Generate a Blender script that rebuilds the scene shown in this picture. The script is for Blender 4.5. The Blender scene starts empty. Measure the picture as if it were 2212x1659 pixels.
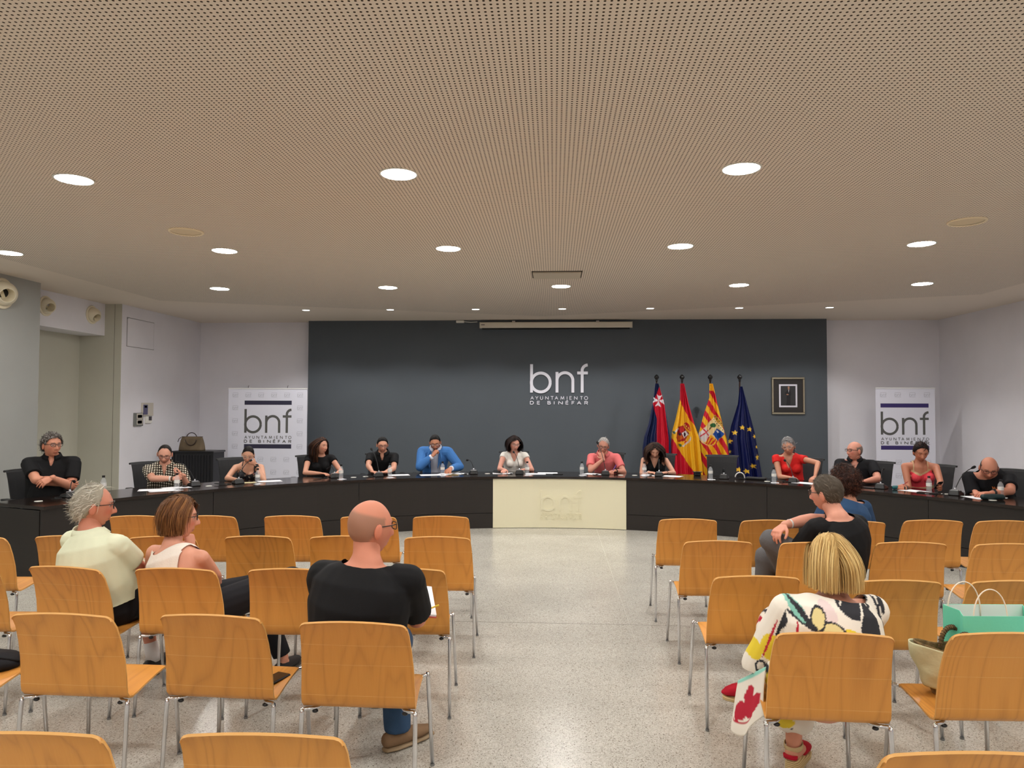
import bpy, math, random
import numpy as np
from mathutils import Vector, Matrix
random.seed(7); RNG = np.random.default_rng(7)
scene = bpy.context.scene
COL = scene.collection
# ------------------------------------------------------------------ camera
FPX, PITCH, YAW, ROLL, HC = 1554.75, .0319, .0583, .0029, 1.72
_cy, _sy, _cp, _sp, _cr, _sr = math.cos(YAW), math.sin(YAW), math.cos(PITCH), math.sin(PITCH), math.cos(ROLL), math.sin(ROLL)
FW = np.array([-_sy*_cp, _cy*_cp, _sp]); _rt = np.array([_cy, _sy, 0.]); _up = np.cross(_rt, FW)
RV = _cr*_rt+_sr*_up; UV = -_sr*_rt+_cr*_up; CAM = np.array([0, 0, HC])
cam_d = bpy.data.cameras.new('camera'); cam = bpy.data.objects.new('camera', cam_d); COL.objects.link(cam)
cam_d.sensor_fit = 'HORIZONTAL'; cam_d.sensor_width = 36; cam_d.lens = FPX*36/2212; cam_d.clip_start = .05
cam.matrix_world = Matrix(((RV[0], UV[0], -FW[0], 0), (RV[1], UV[1], -FW[1], 0), (RV[2], UV[2], -FW[2], HC), (0, 0, 0, 1)))
scene.camera = cam
cy_ = scene.cycles; cy_.max_bounces = 6; cy_.diffuse_bounces = 4; cy_.glossy_bounces = 2; cy_.transmission_bounces = 3; cy_.transparent_max_bounces = 8; cy_.caustics_reflective = False; cy_.caustics_refractive = False; cy_.adaptive_threshold = .02
# ------------------------------------------------------------------ world, exposure, ceiling lamps' light
world = bpy.data.worlds.new('world'); scene.world = world; world.use_nodes = True
world.node_tree.nodes['Background'].inputs[0].default_value = (.8, .85, 1, 1)
world.node_tree.nodes['Background'].inputs[1].default_value = .05
scene.view_settings.view_transform = 'Standard'; scene.view_settings.look = 'None'
scene.view_settings.gamma = 1; scene.view_settings.use_curve_mapping = False
scene.view_settings.exposure = 0.0
LAMP_E = 172.0            # radiance of the big round diffusers
SPOT_W = 60.0             # small wall-side downlights
CEIL = 3.376
def spot_light(parent):
    l = bpy.data.lights.new('lamp_light', 'SPOT'); l.energy = SPOT_W; l.spot_size = math.radians(132); l.spot_blend = .35; l.shadow_soft_size = .02
    l.color = (1, .98, .96); o = bpy.data.objects.new('lamp_light', l); COL.objects.link(o); o.parent = parent; o.location = (0, 0, -.03); return o
# rows of round downlights (the ones out of frame go on behind the camera in the same grid)
BIG = [(-3.506, 5.02), (-1.106, 5.02), (1.294, 5.02), (3.694, 5.02, 1), (-5.906, 5.02, 1)]
BIG += [(1.294+2.4*i, 7.43) for i in (-3, -2, -1, 0, 1)] + [(1.294+2.4*i, 9.84) for i in (-2.5, -1.5, -.5, .5, 1.5)]
BIG += [(1.294+2.4*i, 2.6, 1) for i in (-2.5, -1.5, -.5, .5, 1.5)] + [(1.294+2.4*i, .2, 1) for i in (-3, -2, -1, 0, 1)] + [(1.294+2.4*i, -2.2, 1) for i in (-2, -1, 0, 1)]
SMALL = [(.138+1.465*i, 12.10) for i in range(-3, 4)]
# BIG lamps with a third value are outside the photograph
# ------------------------------------------------------------------ pixel helpers (2212 x 1659)
def ray(u, v): return FW+RV*(u-1106)/FPX-UV*(v-829.5)/FPX
def atz(u, v, z): d = ray(u, v); return CAM+d*(z-HC)/d[2]
def aty(u, v, y): d = ray(u, v); return CAM+d*y/d[1]
def atx(u, v, x): d = ray(u, v); return CAM+d*x/d[0]
def topx(X):
    X = np.asarray(X)-CAM; d = X@FW
    return 1106+FPX*(X@RV)/d, 829.5-FPX*(X@UV)/d
# ------------------------------------------------------------------ material helpers
def lin(c):
    o = []
    for v in c[:3]:
        v = v/255.
        o.append(v/12.92 if v <= .04045 else ((v+.055)/1.055)**2.4)
    return (o[0], o[1], o[2], 1)
MATS = {}
def mat(name, col, rough=.6, metal=0, bump=0, bscale=60, spec=.5, coat=0, vcol=False, emit=0, var=0, vscale=8, sss=0, trans=0):
    if name in MATS: return MATS[name]
    m = bpy.data.materials.new(name); MATS[name] = m; m.use_nodes = True
    nt = m.node_tree; b = nt.nodes['Principled BSDF']
    c = lin(col) if max(col) > 1.001 else (*col[:3], 1)
    b.inputs['Base Color'].default_value = c
    b.inputs['Roughness'].default_value = rough; b.inputs['Metallic'].default_value = metal
    b.inputs['Specular IOR Level'].default_value = spec
    if coat: b.inputs['Coat Weight'].default_value = coat
    if sss:
        b.inputs['Subsurface Weight'].default_value = sss; b.inputs['Subsurface Scale'].default_value = .01
        b.inputs['Subsurface Radius'].default_value = (1, .4, .2)
    if emit: b.inputs['Emission Color'].default_value = c; b.inputs['Emission Strength'].default_value = emit
    src = None
    if vcol:
        a = nt.nodes.new('ShaderNodeVertexColor'); a.layer_name = 'Col'; src = a.outputs['Color']
    if var or bump:
        tc = nt.nodes.new('ShaderNodeTexCoord'); nz = nt.nodes.new('ShaderNodeTexNoise')
        nz.inputs['Scale'].default_value = vscale; nz.inputs['Detail'].default_value = 4
        nt.links.new(tc.outputs['Object'], nz.inputs['Vector'])
    if var:
        mx = nt.nodes.new('ShaderNodeMix'); mx.data_type = 'RGBA'; mx.blend_type = 'MULTIPLY'; mx.inputs['Factor'].default_value = 1
        mr = nt.nodes.new('ShaderNodeMapRange'); mr.inputs[1].default_value = .3; mr.inputs[2].default_value = .7
        mr.inputs[3].default_value = 1-var; mr.inputs[4].default_value = 1+var
        nt.links.new(nz.outputs['Fac'], mr.inputs[0])
        if src: nt.links.new(src, mx.inputs['A'])
        else: mx.inputs['A'].default_value = c
        nt.links.new(mr.outputs[0], mx.inputs['B']); src = mx.outputs['Result']
    if src: nt.links.new(src, b.inputs['Base Color'])
    if bump:
        n2 = nt.nodes.new('ShaderNodeTexNoise'); n2.inputs['Scale'].default_value = bscale; n2.inputs['Detail'].default_value = 3
        nt.links.new(tc.outputs['Object'], n2.inputs['Vector'])
        bp = nt.nodes.new('ShaderNodeBump'); bp.inputs['Strength'].default_value = min(1, bump); bp.inputs['Distance'].default_value = .004
        nt.links.new(n2.outputs['Fac'], bp.inputs['Height']); nt.links.new(bp.outputs[0], b.inputs['Normal'])
    return m
class NT:
    """tiny node-graph helper"""
    def __init__(s, m): s.nt = m.node_tree
    def n(s, t, **kw):
        o = s.nt.nodes.new(t)
        for k, v in kw.items(): setattr(o, k, v)
        return o
    def m(s, op, a, b=None, c=None, clamp=False):
        o = s.n('ShaderNodeMath', operation=op, use_clamp=clamp)
        for i, x in enumerate((a, b, c)):
            if x is None: continue
            if isinstance(x, (int, float)): o.inputs[i].default_value = x
            else: s.nt.links.new(x, o.inputs[i])
        return o.outputs[0]
    def mix(s, f, a, b, bt='MIX'):
        o = s.n('ShaderNodeMix', data_type='RGBA', blend_type=bt)
        for k, x in (('Factor', f), ('A', a), ('B', b)):
            i = [q for q in o.inputs if q.name == k and (q.type == 'RGBA' or k == 'Factor')][0]
            if isinstance(x, (int, float)): i.default_value = x
            elif isinstance(x, tuple): i.default_value = x
            else: s.nt.links.new(x, i)
        return [q for q in o.outputs if q.type == 'RGBA'][0]
    def l(s, a, b): s.nt.links.new(a, b)
# ------------------------------------------------------------------ mesh helpers
def mk(name, V, F, mats=None, parent=None, smooth=True, col=None, midx=None, loc=None):
    """V (n,3); F list of index tuples, or (m,3|4) array, or list of such arrays"""
    V = np.asarray(V, dtype=np.float32).reshape(-1, 3)
    if isinstance(F, np.ndarray): F = [F]
    if len(F) and isinstance(F[0], np.ndarray):
        tot = np.concatenate([np.full(len(a), a.shape[1]) for a in F]); idx = np.concatenate([a.ravel() for a in F])
    else:
        tot = np.array([len(f) for f in F]); idx = np.array([i for f in F for i in f])
    me = bpy.data.meshes.new(name)
    me.vertices.add(len(V)); me.vertices.foreach_set('co', V.ravel())
    me.loops.add(len(idx)); me.loops.foreach_set('vertex_index', idx.astype(np.int32))
    me.polygons.add(len(tot)); st = np.concatenate([[0], np.cumsum(tot)[:-1]])
    me.polygons.foreach_set('loop_start', st.astype(np.int32))
    me.polygons.foreach_set('use_smooth', np.full(len(tot), bool(smooth)))
    if mats is not None:
        for m in (mats if isinstance(mats, (list, tuple)) else [mats]): me.materials.append(m)
    if midx is not None: me.polygons.foreach_set('material_index', np.asarray(midx, dtype=np.int32))
    if col is not None:
        a = me.color_attributes.new('Col', 'FLOAT_COLOR', 'POINT')
        c = np.ones((len(V), 4), np.float32); c[:, :3] = col; a.data.foreach_set('color', c.ravel())
    me.update(calc_edges=True); me.validate()
    if smooth == 'auto': pass
    o = bpy.data.objects.new(name, me); COL.objects.link(o)
    if parent is not None: o.parent = parent
    if loc is not None: o.location = loc
    return o
class MB:
    """collects simple shapes into one mesh"""
    def __init__(s): s.V = []; s.F = []; s.M = []; s.n = 0
    def add(s, V, F, mi=0):
        V = np.asarray(V, float).reshape(-1, 3)
        s.V.append(V); s.F += [tuple(int(i)+s.n for i in f) for f in F]; s.M += [mi]*len(F); s.n += len(V); return s
    def box(s, x0, x1, y0, y1, z0, z1, mi=0, rot=0, c=(0, 0, 0), bev=0):
        P = np.array([(x, y, z) for z in (z0, z1) for y in (y0, y1) for x in (x0, x1)], float)
        F = [(0, 2, 3, 1), (4, 5, 7, 6), (0, 1, 5, 4), (1, 3, 7, 5), (3, 2, 6, 7), (2, 0, 4, 6)]
        if bev:
            bm_V, bm_F = bevbox(x0, x1, y0, y1, z0, z1, bev); P, F = bm_V, bm_F
        if rot:
            a = math.radians(rot); R = np.array([[math.cos(a), -math.sin(a), 0], [math.sin(a), math.cos(a), 0], [0, 0, 1]]); P = P@R.T
        return s.add(P+np.array(c), F, mi)
    def tube(s, pts, r, n=10, mi=0, cap=True, side=None, ry=None):
        V, F = tube(pts, r, n, ry=ry, side=side, cap=cap); return s.add(V, F, mi)
    def lathe(s, prof, c=(0, 0, 0), n=20, mi=0, axis=None, cap=True):
        V, F = lathe(prof, n, cap)
        if axis is not None: V = V@frame(axis).T
        return s.add(V+np.array(c), F, mi)
    def ell(s, c, r, n=12, mi=0, R=None):
        V, F = ellipsoid(n); V = V*np.array(r)
        if R is not None: V = V@np.array(R).T
        return s.add(V+np.array(c), F, mi)
    def build(s, name, mats, parent=None, smooth=False, loc=None, xf=None):
        V = np.concatenate(s.V)
        if xf is not None: V = xf(V)
        return mk(name, V, s.F, mats, parent, smooth, midx=s.M, loc=loc)
def bevbox(x0, x1, y0, y1, z0, z1, b):
    xs = (x0, x0+b, x1-b, x1); ys = (y0, y0+b, y1-b, y1); zs = (z0, z0+b, z1-b, z1)
    V = []; 
    idx = {}
    for i in (0, 1):
        for j in (0, 1):
            for k in (0, 1):
                X = (x0, x1)[i]; Yy = (y0, y1)[j]; Z = (z0, z1)[k]
                xi = (x0+b, x1-b)[i]; yi = (y0+b, y1-b)[j]; zi = (z0+b, z1-b)[k]
                idx[i, j, k] = len(V); V += [(X, yi, zi), (xi, Yy, zi), (xi, yi, Z)]
    def q(i, j, k, a): return idx[i, j, k]+a
    F = []
    F.append([q(0, 0, 0, 0), q(0, 0, 1, 0), q(0, 1, 1, 0), q(0, 1, 0, 0)]); F.append([q(1, 0, 0, 0), q(1, 1, 0, 0), q(1, 1, 1, 0), q(1, 0, 1, 0)])
    F.append([q(0, 0, 0, 1), q(1, 0, 0, 1), q(1, 0, 1, 1), q(0, 0, 1, 1)]); F.append([q(0, 1, 0, 1), q(0, 1, 1, 1), q(1, 1, 1, 1), q(1, 1, 0, 1)])
    F.append([q(0, 0, 0, 2), q(0, 1, 0, 2), q(1, 1, 0, 2), q(1, 0, 0, 2)]); F.append([q(0, 0, 1, 2), q(1, 0, 1, 2), q(1, 1, 1, 2), q(0, 1, 1, 2)])
    for j in (0, 1):
        for k in (0, 1): F.append([q(0, j, k, 1), q(1, j, k, 1), q(1, j, k, 2), q(0, j, k, 2)])
    for i in (0, 1):
        for k in (0, 1): F.append([q(i, 0, k, 0), q(i, 1, k, 0), q(i, 1, k, 2), q(i, 0, k, 2)])
    for i in (0, 1):
        for j in (0, 1): F.append([q(i, j, 0, 0), q(i, j, 1, 0), q(i, j, 1, 1), q(i, j, 0, 1)])
    for i in (0, 1):
        for j in (0, 1):
            for k in (0, 1): F.append([q(i, j, k, 0), q(i, j, k, 1), q(i, j, k, 2)])
    return np.array(V, float), F
def nrm(v): v = np.asarray(v, float); l = np.linalg.norm(v); return v/l if l > 1e-9 else v
def frame(z):
    z = nrm(z); a = np.array([1, 0, 0]) if abs(z[0]) < .8 else np.array([0, 1, 0]); x = nrm(np.cross(a, z)); return np.stack([x, np.cross(z, x), z], 1)
def tube(pts, r, n=10, ry=None, side=None, cap=True, round_ends=False):
    P = np.asarray(pts, float); k = len(P); r = np.broadcast_to(np.asarray(r, float), (k,)).copy(); ry = r if ry is None else np.broadcast_to(np.asarray(ry, float), (k,)).copy()
    T = np.gradient(P, axis=0) if k > 2 else np.array([P[1]-P[0]]*2); T = np.array([nrm(t) for t in T])
    if side is None: S0 = frame(T[0])[:, 0]; sides = None
    else: side = np.asarray(side, float); sides = side if side.ndim == 2 else np.array([side]*k)
    if round_ends:
        add0, add1 = [], []
        for f in (.95, .75, .45):
            h = math.sqrt(1-f*f)
            add0.append((P[0]-T[0]*h*min(r[0], ry[0]), f)); add1.append((P[-1]+T[-1]*h*min(r[-1], ry[-1]), f))
        add0 = add0[::-1]
        P = np.array([a for a, _ in add0]+list(P)+[a for a, _ in add1])
        rr = r; r = np.array([f*rr[0] for _, f in add0]+list(rr)+[f*rr[-1] for _, f in add1])
        r2 = ry; ry = np.array([f*r2[0] for _, f in add0]+list(r2)+[f*r2[-1] for _, f in add1])
        T = np.array([T[0]]*3+list(T)+[T[-1]]*3)
        if sides is not None: sides = np.array([sides[0]]*3+list(sides)+[sides[-1]]*3)
        k += 6
    V = []; a = np.arange(n)*2*math.pi/n; prev = None
    for i in range(k):
        if sides is not None: s = sides[i]-T[i]*np.dot(sides[i], T[i]); s = nrm(s)
        else:
            s = S0 if prev is None else prev; s = nrm(s-T[i]*np.dot(s, T[i])); prev = s
        b = np.cross(T[i], s)
        V.append(P[i]+np.outer(np.cos(a), s)*r[i]+np.outer(np.sin(a), b)*ry[i])
    V = np.concatenate(V); F = []
    for i in range(k-1):
        for j in range(n): j2 = (j+1) % n; F.append((i*n+j, i*n+j2, (i+1)*n+j2, (i+1)*n+j))
    if cap: F.append(tuple(range(n))[::-1]); F.append(tuple((k-1)*n+j for j in range(n)))
    return V, F
def lathe(prof, n=20, cap=True):
    V = []; F = []; k = len(prof); a = np.arange(n)*2*math.pi/n
    for r, z in prof: V.append(np.stack([r*np.cos(a), r*np.sin(a), np.full(n, z)], 1))
    for i in range(k-1):
        for j in range(n): j2 = (j+1) % n; F.append((i*n+j, i*n+j2, (i+1)*n+j2, (i+1)*n+j))
    if cap: F.append(tuple(range(n))[::-1]); F.append(tuple((k-1)*n+j for j in range(n)))
    return np.concatenate(V), F
_EC = {}
def ellipsoid(n=12):
    if n in _EC: return _EC[n]
    m = n//2+1; pr = [(max(1e-4, math.sin(math.pi*i/m)), -math.cos(math.pi*i/m)) for i in range(m+1)]
    _EC[n] = lathe(pr, n); return _EC[n]
def empty(name, loc, label=None, cat=None, group=None, rz=0):
    o = bpy.data.objects.new(name, None); COL.objects.link(o); o.location = tuple(float(x) for x in loc); o.rotation_euler = (0, 0, rz); o.empty_display_size = .1
    return tag(o, label, cat, group)
def tag(o, label=None, cat=None, group=None, kind=None):
    if label: o['label'] = label
    if cat: o['category'] = cat
    if group: o['group'] = group
    if kind: o['kind'] = kind
    return o
def dup(root, loc, rz, label=None, group=None):
    r = root.copy(); COL.objects.link(r); r.location = tuple(float(x) for x in loc); r.rotation_euler = (0, 0, rz)
    if label: r['label'] = label
    if group: r['group'] = group
    def rec(a, b):
        for ch in a.children:
            c = ch.copy(); COL.objects.link(c); c.parent = b; rec(ch, c)
    rec(root, r)
    return r
def bez(p, n=12):
    """catmull-rom through points"""
    P = np.asarray(p, float); P = np.vstack([2*P[0]-P[1], P, 2*P[-1]-P[-2]]); out = []
    for i in range(1, len(P)-2):
        for t in np.linspace(0, 1, n, endpoint=False):
            a, b, c, d = P[i-1], P[i], P[i+1], P[i+2]
            out.append(.5*((2*b)+(-a+c)*t+(2*a-5*b+4*c-d)*t*t+(-a+3*b-3*c+d)*t**3))
    out.append(P[-2]); return np.array(out)
def remesh(parts, vox, smooth=3, fac=.5):
    V = []; F = []; n = 0
    for v, f in parts: V.append(np.asarray(v)); F += [tuple(i+n for i in q) for q in f]; n += len(v)
    me = bpy.data.meshes.new('t'); me.from_pydata(np.concatenate(V).tolist(), [], F)
    o = bpy.data.objects.new('t', me); COL.objects.link(o)
    md = o.modifiers.new('r', 'REMESH'); md.mode = 'VOXEL'; md.voxel_size = vox; md.adaptivity = 0
    if smooth: s = o.modifiers.new('s', 'SMOOTH'); s.factor = fac; s.iterations = smooth
    dg = bpy.context.evaluated_depsgraph_get(); dg.update(); ev = o.evaluated_get(dg); m2 = ev.to_mesh()
    nv = len(m2.vertices); X = np.empty(nv*3, np.float32); m2.vertices.foreach_get('co', X)
    N = np.empty(nv*3, np.float32); m2.vertices.foreach_get('normal', N)
    nl = len(m2.loops); L = np.empty(nl, np.int32); m2.loops.foreach_get('vertex_index', L)
    ls = np.empty(len(m2.polygons), np.int32); m2.polygons.foreach_get('loop_total', ls)
    ev.to_mesh_clear(); bpy.data.objects.remove(o); bpy.data.meshes.remove(me)
    assert (ls == 4).all(), 'non quad'
    return X.reshape(-1, 3).astype(float), L.reshape(-1, 4), N.reshape(-1, 3).astype(float)
def keep(V, F, mask):
    """drop faces with any vertex not kept"""
    f = F[mask[F].all(1)]; used = np.unique(f); re = np.full(len(V), -1); re[used] = np.arange(len(used)); return V[used], re[f], used
def smoothstep(a, b, x): t = np.clip((x-a)/(b-a), 0, 1); return t*t*(3-2*t)
# ================================================================== MATERIALS of the setting
def wall_mat(name, col, rough=.85):
    return mat(name, col, rough=rough, bump=.25, bscale=180, var=.03, vscale=1.5, spec=.3)
M_white = wall_mat('paint_white', (232, 230, 236)); M_dark = wall_mat('paint_slate', (84, 90, 96)); M_grey = wall_mat('paint_warm_grey', (165, 166, 162))
def ceiling_mat():
    m = mat('ceiling_board', (226, 214, 200), rough=.9, spec=.2); g = NT(m); b = m.node_tree.nodes['Principled BSDF']
    tc = g.n('ShaderNodeTexCoord'); sp = g.n('ShaderNodeSeparateXYZ'); g.l(tc.outputs['Object'], sp.inputs[0])
    def cell(s): 
        f = g.m('FRACT', g.m('DIVIDE', s, .0275)); return g.m('SUBTRACT', f, .5)
    fx, fy = cell(sp.outputs[0]), cell(sp.outputs[1])
    d = g.m('SQRT', g.m('ADD', g.m('MULTIPLY', fx, fx), g.m('MULTIPLY', fy, fy)))
    hole = g.m('LESS_THAN', d, .215)
    # perforated field: a rectangle that stops short of the walls and of the front plain band
    a = g.m('MULTIPLY', g.m('GREATER_THAN', sp.outputs[0], -6.2), g.m('LESS_THAN', sp.outputs[0], 6.2))
    a = g.m('MULTIPLY', a, g.m('LESS_THAN', g.m('ADD', sp.outputs[1], g.m('MULTIPLY', g.m('ABSOLUTE', g.m('SUBTRACT', sp.outputs[0], -.2)), .36)), 13.1))
    hole = g.m('MULTIPLY', hole, a)
    c = g.mix(hole, lin((226, 214, 200)), lin((52, 40, 28))); g.l(c, b.inputs['Base Color']); return m
M_ceil = ceiling_mat()
def floor_mat():
    m = mat('terrazzo', (190, 186, 176), rough=.16, spec=.5); g = NT(m); b = m.node_tree.nodes['Principled BSDF']
    tc = g.n('ShaderNodeTexCoord'); o = tc.outputs['Object']
    v1 = g.n('ShaderNodeTexVoronoi'); v1.inputs['Scale'].default_value = 170; g.l(o, v1.inputs['Vector'])
    v2 = g.n('ShaderNodeTexVoronoi'); v2.inputs['Scale'].default_value = 95; g.l(o, v2.inputs['Vector'])
    s1 = g.n('ShaderNodeSeparateColor'); g.l(v1.outputs['Color'], s1.inputs[0]); s2 = g.n('ShaderNodeSeparateColor'); g.l(v2.outputs['Color'], s2.inputs[0])
    base = g.mix(g.m('MULTIPLY', s1.outputs[1], .55), lin((170, 165, 154)), lin((228, 225, 216)))
    dk = g.m('MULTIPLY', g.m('LESS_THAN', s1.outputs[0], .10), g.m('LESS_THAN', v1.outputs['Distance'], .45))
    base = g.mix(dk, base, lin((112, 103, 90)))
    dk2 = g.m('MULTIPLY', g.m('LESS_THAN', s2.outputs[0], .05), g.m('LESS_THAN', v2.outputs['Distance'], .33))
    base = g.mix(dk2, base, lin((96, 86, 72)))
    nz = g.n('ShaderNodeTexNoise'); nz.inputs['Scale'].default_value = 1.3; nz.inputs['Detail'].default_value = 5; g.l(o, nz.inputs['Vector'])
    cl = g.n('ShaderNodeMapRange'); g.l(nz.outputs['Fac'], cl.inputs[0]); cl.inputs[1].default_value = .3; cl.inputs[2].default_value = .7; cl.inputs[3].default_value = .9; cl.inputs[4].default_value = 1.06
    base = g.mix(1., base, cl.outputs[0], 'MULTIPLY')
    g.l(base, b.inputs['Base Color'])
    rr = g.n('ShaderNodeMapRange'); g.l(nz.outputs['Fac'], rr.inputs[0]); rr.inputs[3].default_value = .17; rr.inputs[4].default_value = .30; g.l(rr.outputs[0], b.inputs['Roughness'])
    return m
M_floor = floor_mat()
def wood_mat(name, c1, c2, c3, scale=1., rough=.35, scuff=False, axis=0, coat=.0):
    """flat-sawn veneer: grain runs along z (axis 0) or along the object's y"""
    m = mat(name, c1, rough=rough, spec=.45, coat=coat); g = NT(m); b = m.node_tree.nodes['Principled BSDF']
    tc = g.n('ShaderNodeTexCoord'); oi = g.n('ShaderNodeObjectInfo'); sp = g.n('ShaderNodeSeparateXYZ'); g.l(tc.outputs['Object'], sp.inputs[0])
    x = g.m('ADD', sp.outputs[0], g.m('MULTIPLY', oi.outputs['Random'], 17.)); al = g.m('ADD', sp.outputs[2], g.m('MULTIPLY', sp.outputs[1], -.8))
    al = g.m('ADD', al, g.m('MULTIPLY', oi.outputs['Random'], 41.))
    cb = g.n('ShaderNodeCombineXYZ'); g.l(g.m('MULTIPLY', x, 3.6*scale), cb.inputs[0]); g.l(g.m('MULTIPLY', al, .5*scale), cb.inputs[1])
    n1 = g.n('ShaderNodeTexNoise'); n1.inputs['Scale'].default_value = 1.; n1.inputs['Detail'].default_value = 2; n1.inputs['Distortion'].default_value = .35; g.l(cb.outputs[0], n1.inputs['Vector'])
    ring = g.m('FRACT', g.m('MULTIPLY', n1.outputs['Fac'], 15.))
    ring = g.m('POWER', g.m('SUBTRACT', 1., g.m('ABSOLUTE', g.m('SUBTRACT', g.m('MULTIPLY', ring, 2.), 1.))), 3.)
    cb2 = g.n('ShaderNodeCombineXYZ'); g.l(g.m('MULTIPLY', x, 160*scale), cb2.inputs[0]); g.l(g.m('MULTIPLY', al, 7*scale), cb2.inputs[1])
    n2 = g.n('ShaderNodeTexNoise'); n2.inputs['Scale'].default_value = 1.; n2.inputs['Detail'].default_value = 3; g.l(cb2.outputs[0], n2.inputs['Vector'])
    n3 = g.n('ShaderNodeTexNoise'); n3.inputs['Scale'].default_value = 2.2; n3.inputs['Detail'].default_value = 2; g.l(cb.outputs[0], n3.inputs['Vector'])
    c = g.mix(g.m('MULTIPLY', ring, g.m('MULTIPLY', n3.outputs['Fac'], .85), clamp=True), lin(c1), lin(c2))
    c = g.mix(g.m('MULTIPLY', n2.outputs['Fac'], .5), c, lin(c3))
    # slight board-to-board tone
    tone = g.m('ADD', .93, g.m('MULTIPLY', g.m('FRACT', g.m('MULTIPLY', oi.outputs['Random'], 7.3)), .14)); c = g.mix(1., c, tone, 'MULTIPLY')
    if scuff:   # pale rub lines left across the shell by stacking
        for z0 in (.725, .635, .50):
            ln = g.m('LESS_THAN', g.m('ABSOLUTE', g.m('SUBTRACT', sp.outputs[2], z0)), .0009); ln = g.m('MULTIPLY', ln, g.m('MULTIPLY', n3.outputs['Fac'], .8))
            c = g.mix(ln, c, lin((232, 190, 130)))
    g.l(c, b.inputs['Base Color']); return m
M_beech = wood_mat('beech_ply', (208, 141, 62), (156, 94, 34), (222, 160, 80), scuff=True, rough=.38)
M_beech_edge = mat('beech_ply_edge', (214, 160, 88), rough=.55)
def wenge(name, rough, c1, c2):
    m = mat(name, c1, rough=rough, spec=.5); g = NT(m); b = m.node_tree.nodes['Principled BSDF']
    tc = g.n('ShaderNodeTexCoord'); mp = g.n('ShaderNodeMapping'); mp.inputs['Scale'].default_value = (2, 2, 90); g.l(tc.outputs['Object'], mp.inputs[0])
    nz = g.n('ShaderNodeTexNoise'); nz.inputs['Scale'].default_value = 1.5; nz.inputs['Detail'].default_value = 5; g.l(mp.outputs[0], nz.inputs['Vector'])
    c = g.mix(nz.outputs['Fac'], lin(c1), lin(c2)); g.l(c, b.inputs['Base Color']); return m
M_wenge = wenge('wenge_laminate', .42, (20, 16, 14), (36, 29, 25)); M_wenge_top = wenge('wenge_top', .14, (22, 16, 14), (36, 26, 22))
M_cream = mat('cream_panel', (232, 226, 196), rough=.5); M_chrome = mat('chrome', (215, 215, 218), rough=.12, metal=1)
M_black = mat('black_plastic', (18, 18, 20), rough=.35); M_blackm = mat('black_matte', (15, 15, 16), rough=.7)
M_paper = mat('paper', (240, 240, 244), rough=.7); M_whitep = mat('white_plastic', (232, 230, 222), rough=.4)
M_glass = None
def glass_mat():
    m = bpy.data.materials.new('clear_plastic'); m.use_nodes = True; b = m.node_tree.nodes['Principled BSDF']
    b.inputs['Base Color'].default_value = (.86, .89, .93, 1); b.inputs['Roughness'].default_value = .08; b.inputs['Alpha'].default_value = .2; b.inputs['IOR'].default_value = 1.45
    return m
M_glass = glass_mat()
def lens_mat():
    m = bpy.data.materials.new('lens_glass'); m.use_nodes = True; g = NT(m); nt = m.node_tree
    for n in list(nt.nodes):
        if n.type == 'BSDF_PRINCIPLED': nt.nodes.remove(n)
    tr = g.n('ShaderNodeBsdfTransparent'); gl = g.n('ShaderNodeBsdfGlossy'); gl.inputs['Roughness'].default_value = .03; mx = g.n('ShaderNodeMixShader'); mx.inputs[0].default_value = .10
    g.l(tr.outputs[0], mx.inputs[1]); g.l(gl.outputs[0], mx.inputs[2]); g.l(mx.outputs[0], nt.nodes['Material Output'].inputs[0]); return m
M_lens = lens_mat()
M_lamp = mat('lamp_diffuser', (1, .985, .955), rough=.5, emit=LAMP_E); M_lamp2 = mat('spot_diffuser', (1, .98, .96), rough=.5, emit=12)
# ================================================================== ROOM
XL, XR, YB, YD, YN = -7.02, 7.20, 13.90, 13.66, -4.2
def struct(name, mb, m, parent=None, smooth=False):
    o = mb.build(name, m, parent, smooth)
    if parent is None: o['kind'] = 'structure'
    return o
fl = struct('floor', MB().box(-9.2, 7.6, YN-.2, 14.2, -.12, 0), M_floor)
# floor joints (brass-thin dark strips laid in the terrazzo)
M_joint = mat('floor_joint', (110, 104, 94), rough=.5); M_joint2 = mat('floor_joint_pale', (172, 168, 158), rough=.4)
struct('floor_joint', MB().box(-7.0, 7.1, 5.795, 5.801, -.01, .0006), M_joint, fl)
for i, x in enumerate((-4.8, -3.0, -1.2, .6, 2.4, 4.2)):
    o = struct('floor_joint', MB().box(x-.001, x+.001, YN, 13.6, -.01, .0005), M_joint2, fl)
struct('ceiling', MB().box(-9.2, 7.6, YN-.2, 14.2, CEIL, CEIL+.15), M_ceil)
struct('wall_front', MB().box(-9.2, 7.6, YB, YB+.2, 0, CEIL), M_white)
dk = struct('wall_front_slate', MB().box(-4.75, 5.06, YD, YB, 0, CEIL), M_dark)
struct('wall_right', MB().box(XR, XR+.2, YN, YB, 0, CEIL), M_white)
struct('wall_left', MB().box(XL-.2, XL, 11.29, YB, 0, CEIL).box(XL-.7, XL-.2, 11.29, 11.49, 0, CEIL), M_white)
struct('wall_left_recess', MB().box(-7.9, -7.72, 9.0, 11.29, 0, CEIL), wall_mat('paint_cream_grey', (196, 194, 180)))
struct('wall_left_return', MB().box(-7.72, -7.022, 11.274, 11.29, 0, CEIL), wall_mat('paint_cream_grey', (196, 194, 180)))
struct('wall_left_pillar', MB().box(-9.2, -6.93, YN, 9.30, 0, CEIL), M_grey)
struct('wall_left_bulkhead', MB().box(-7.72, -7.30, 9.30, 11.29, 2.86, CEIL), M_white)
struct('wall_back', MB().box(-9.2, 7.6, YN-.2, YN, 0, CEIL), M_white)
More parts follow.
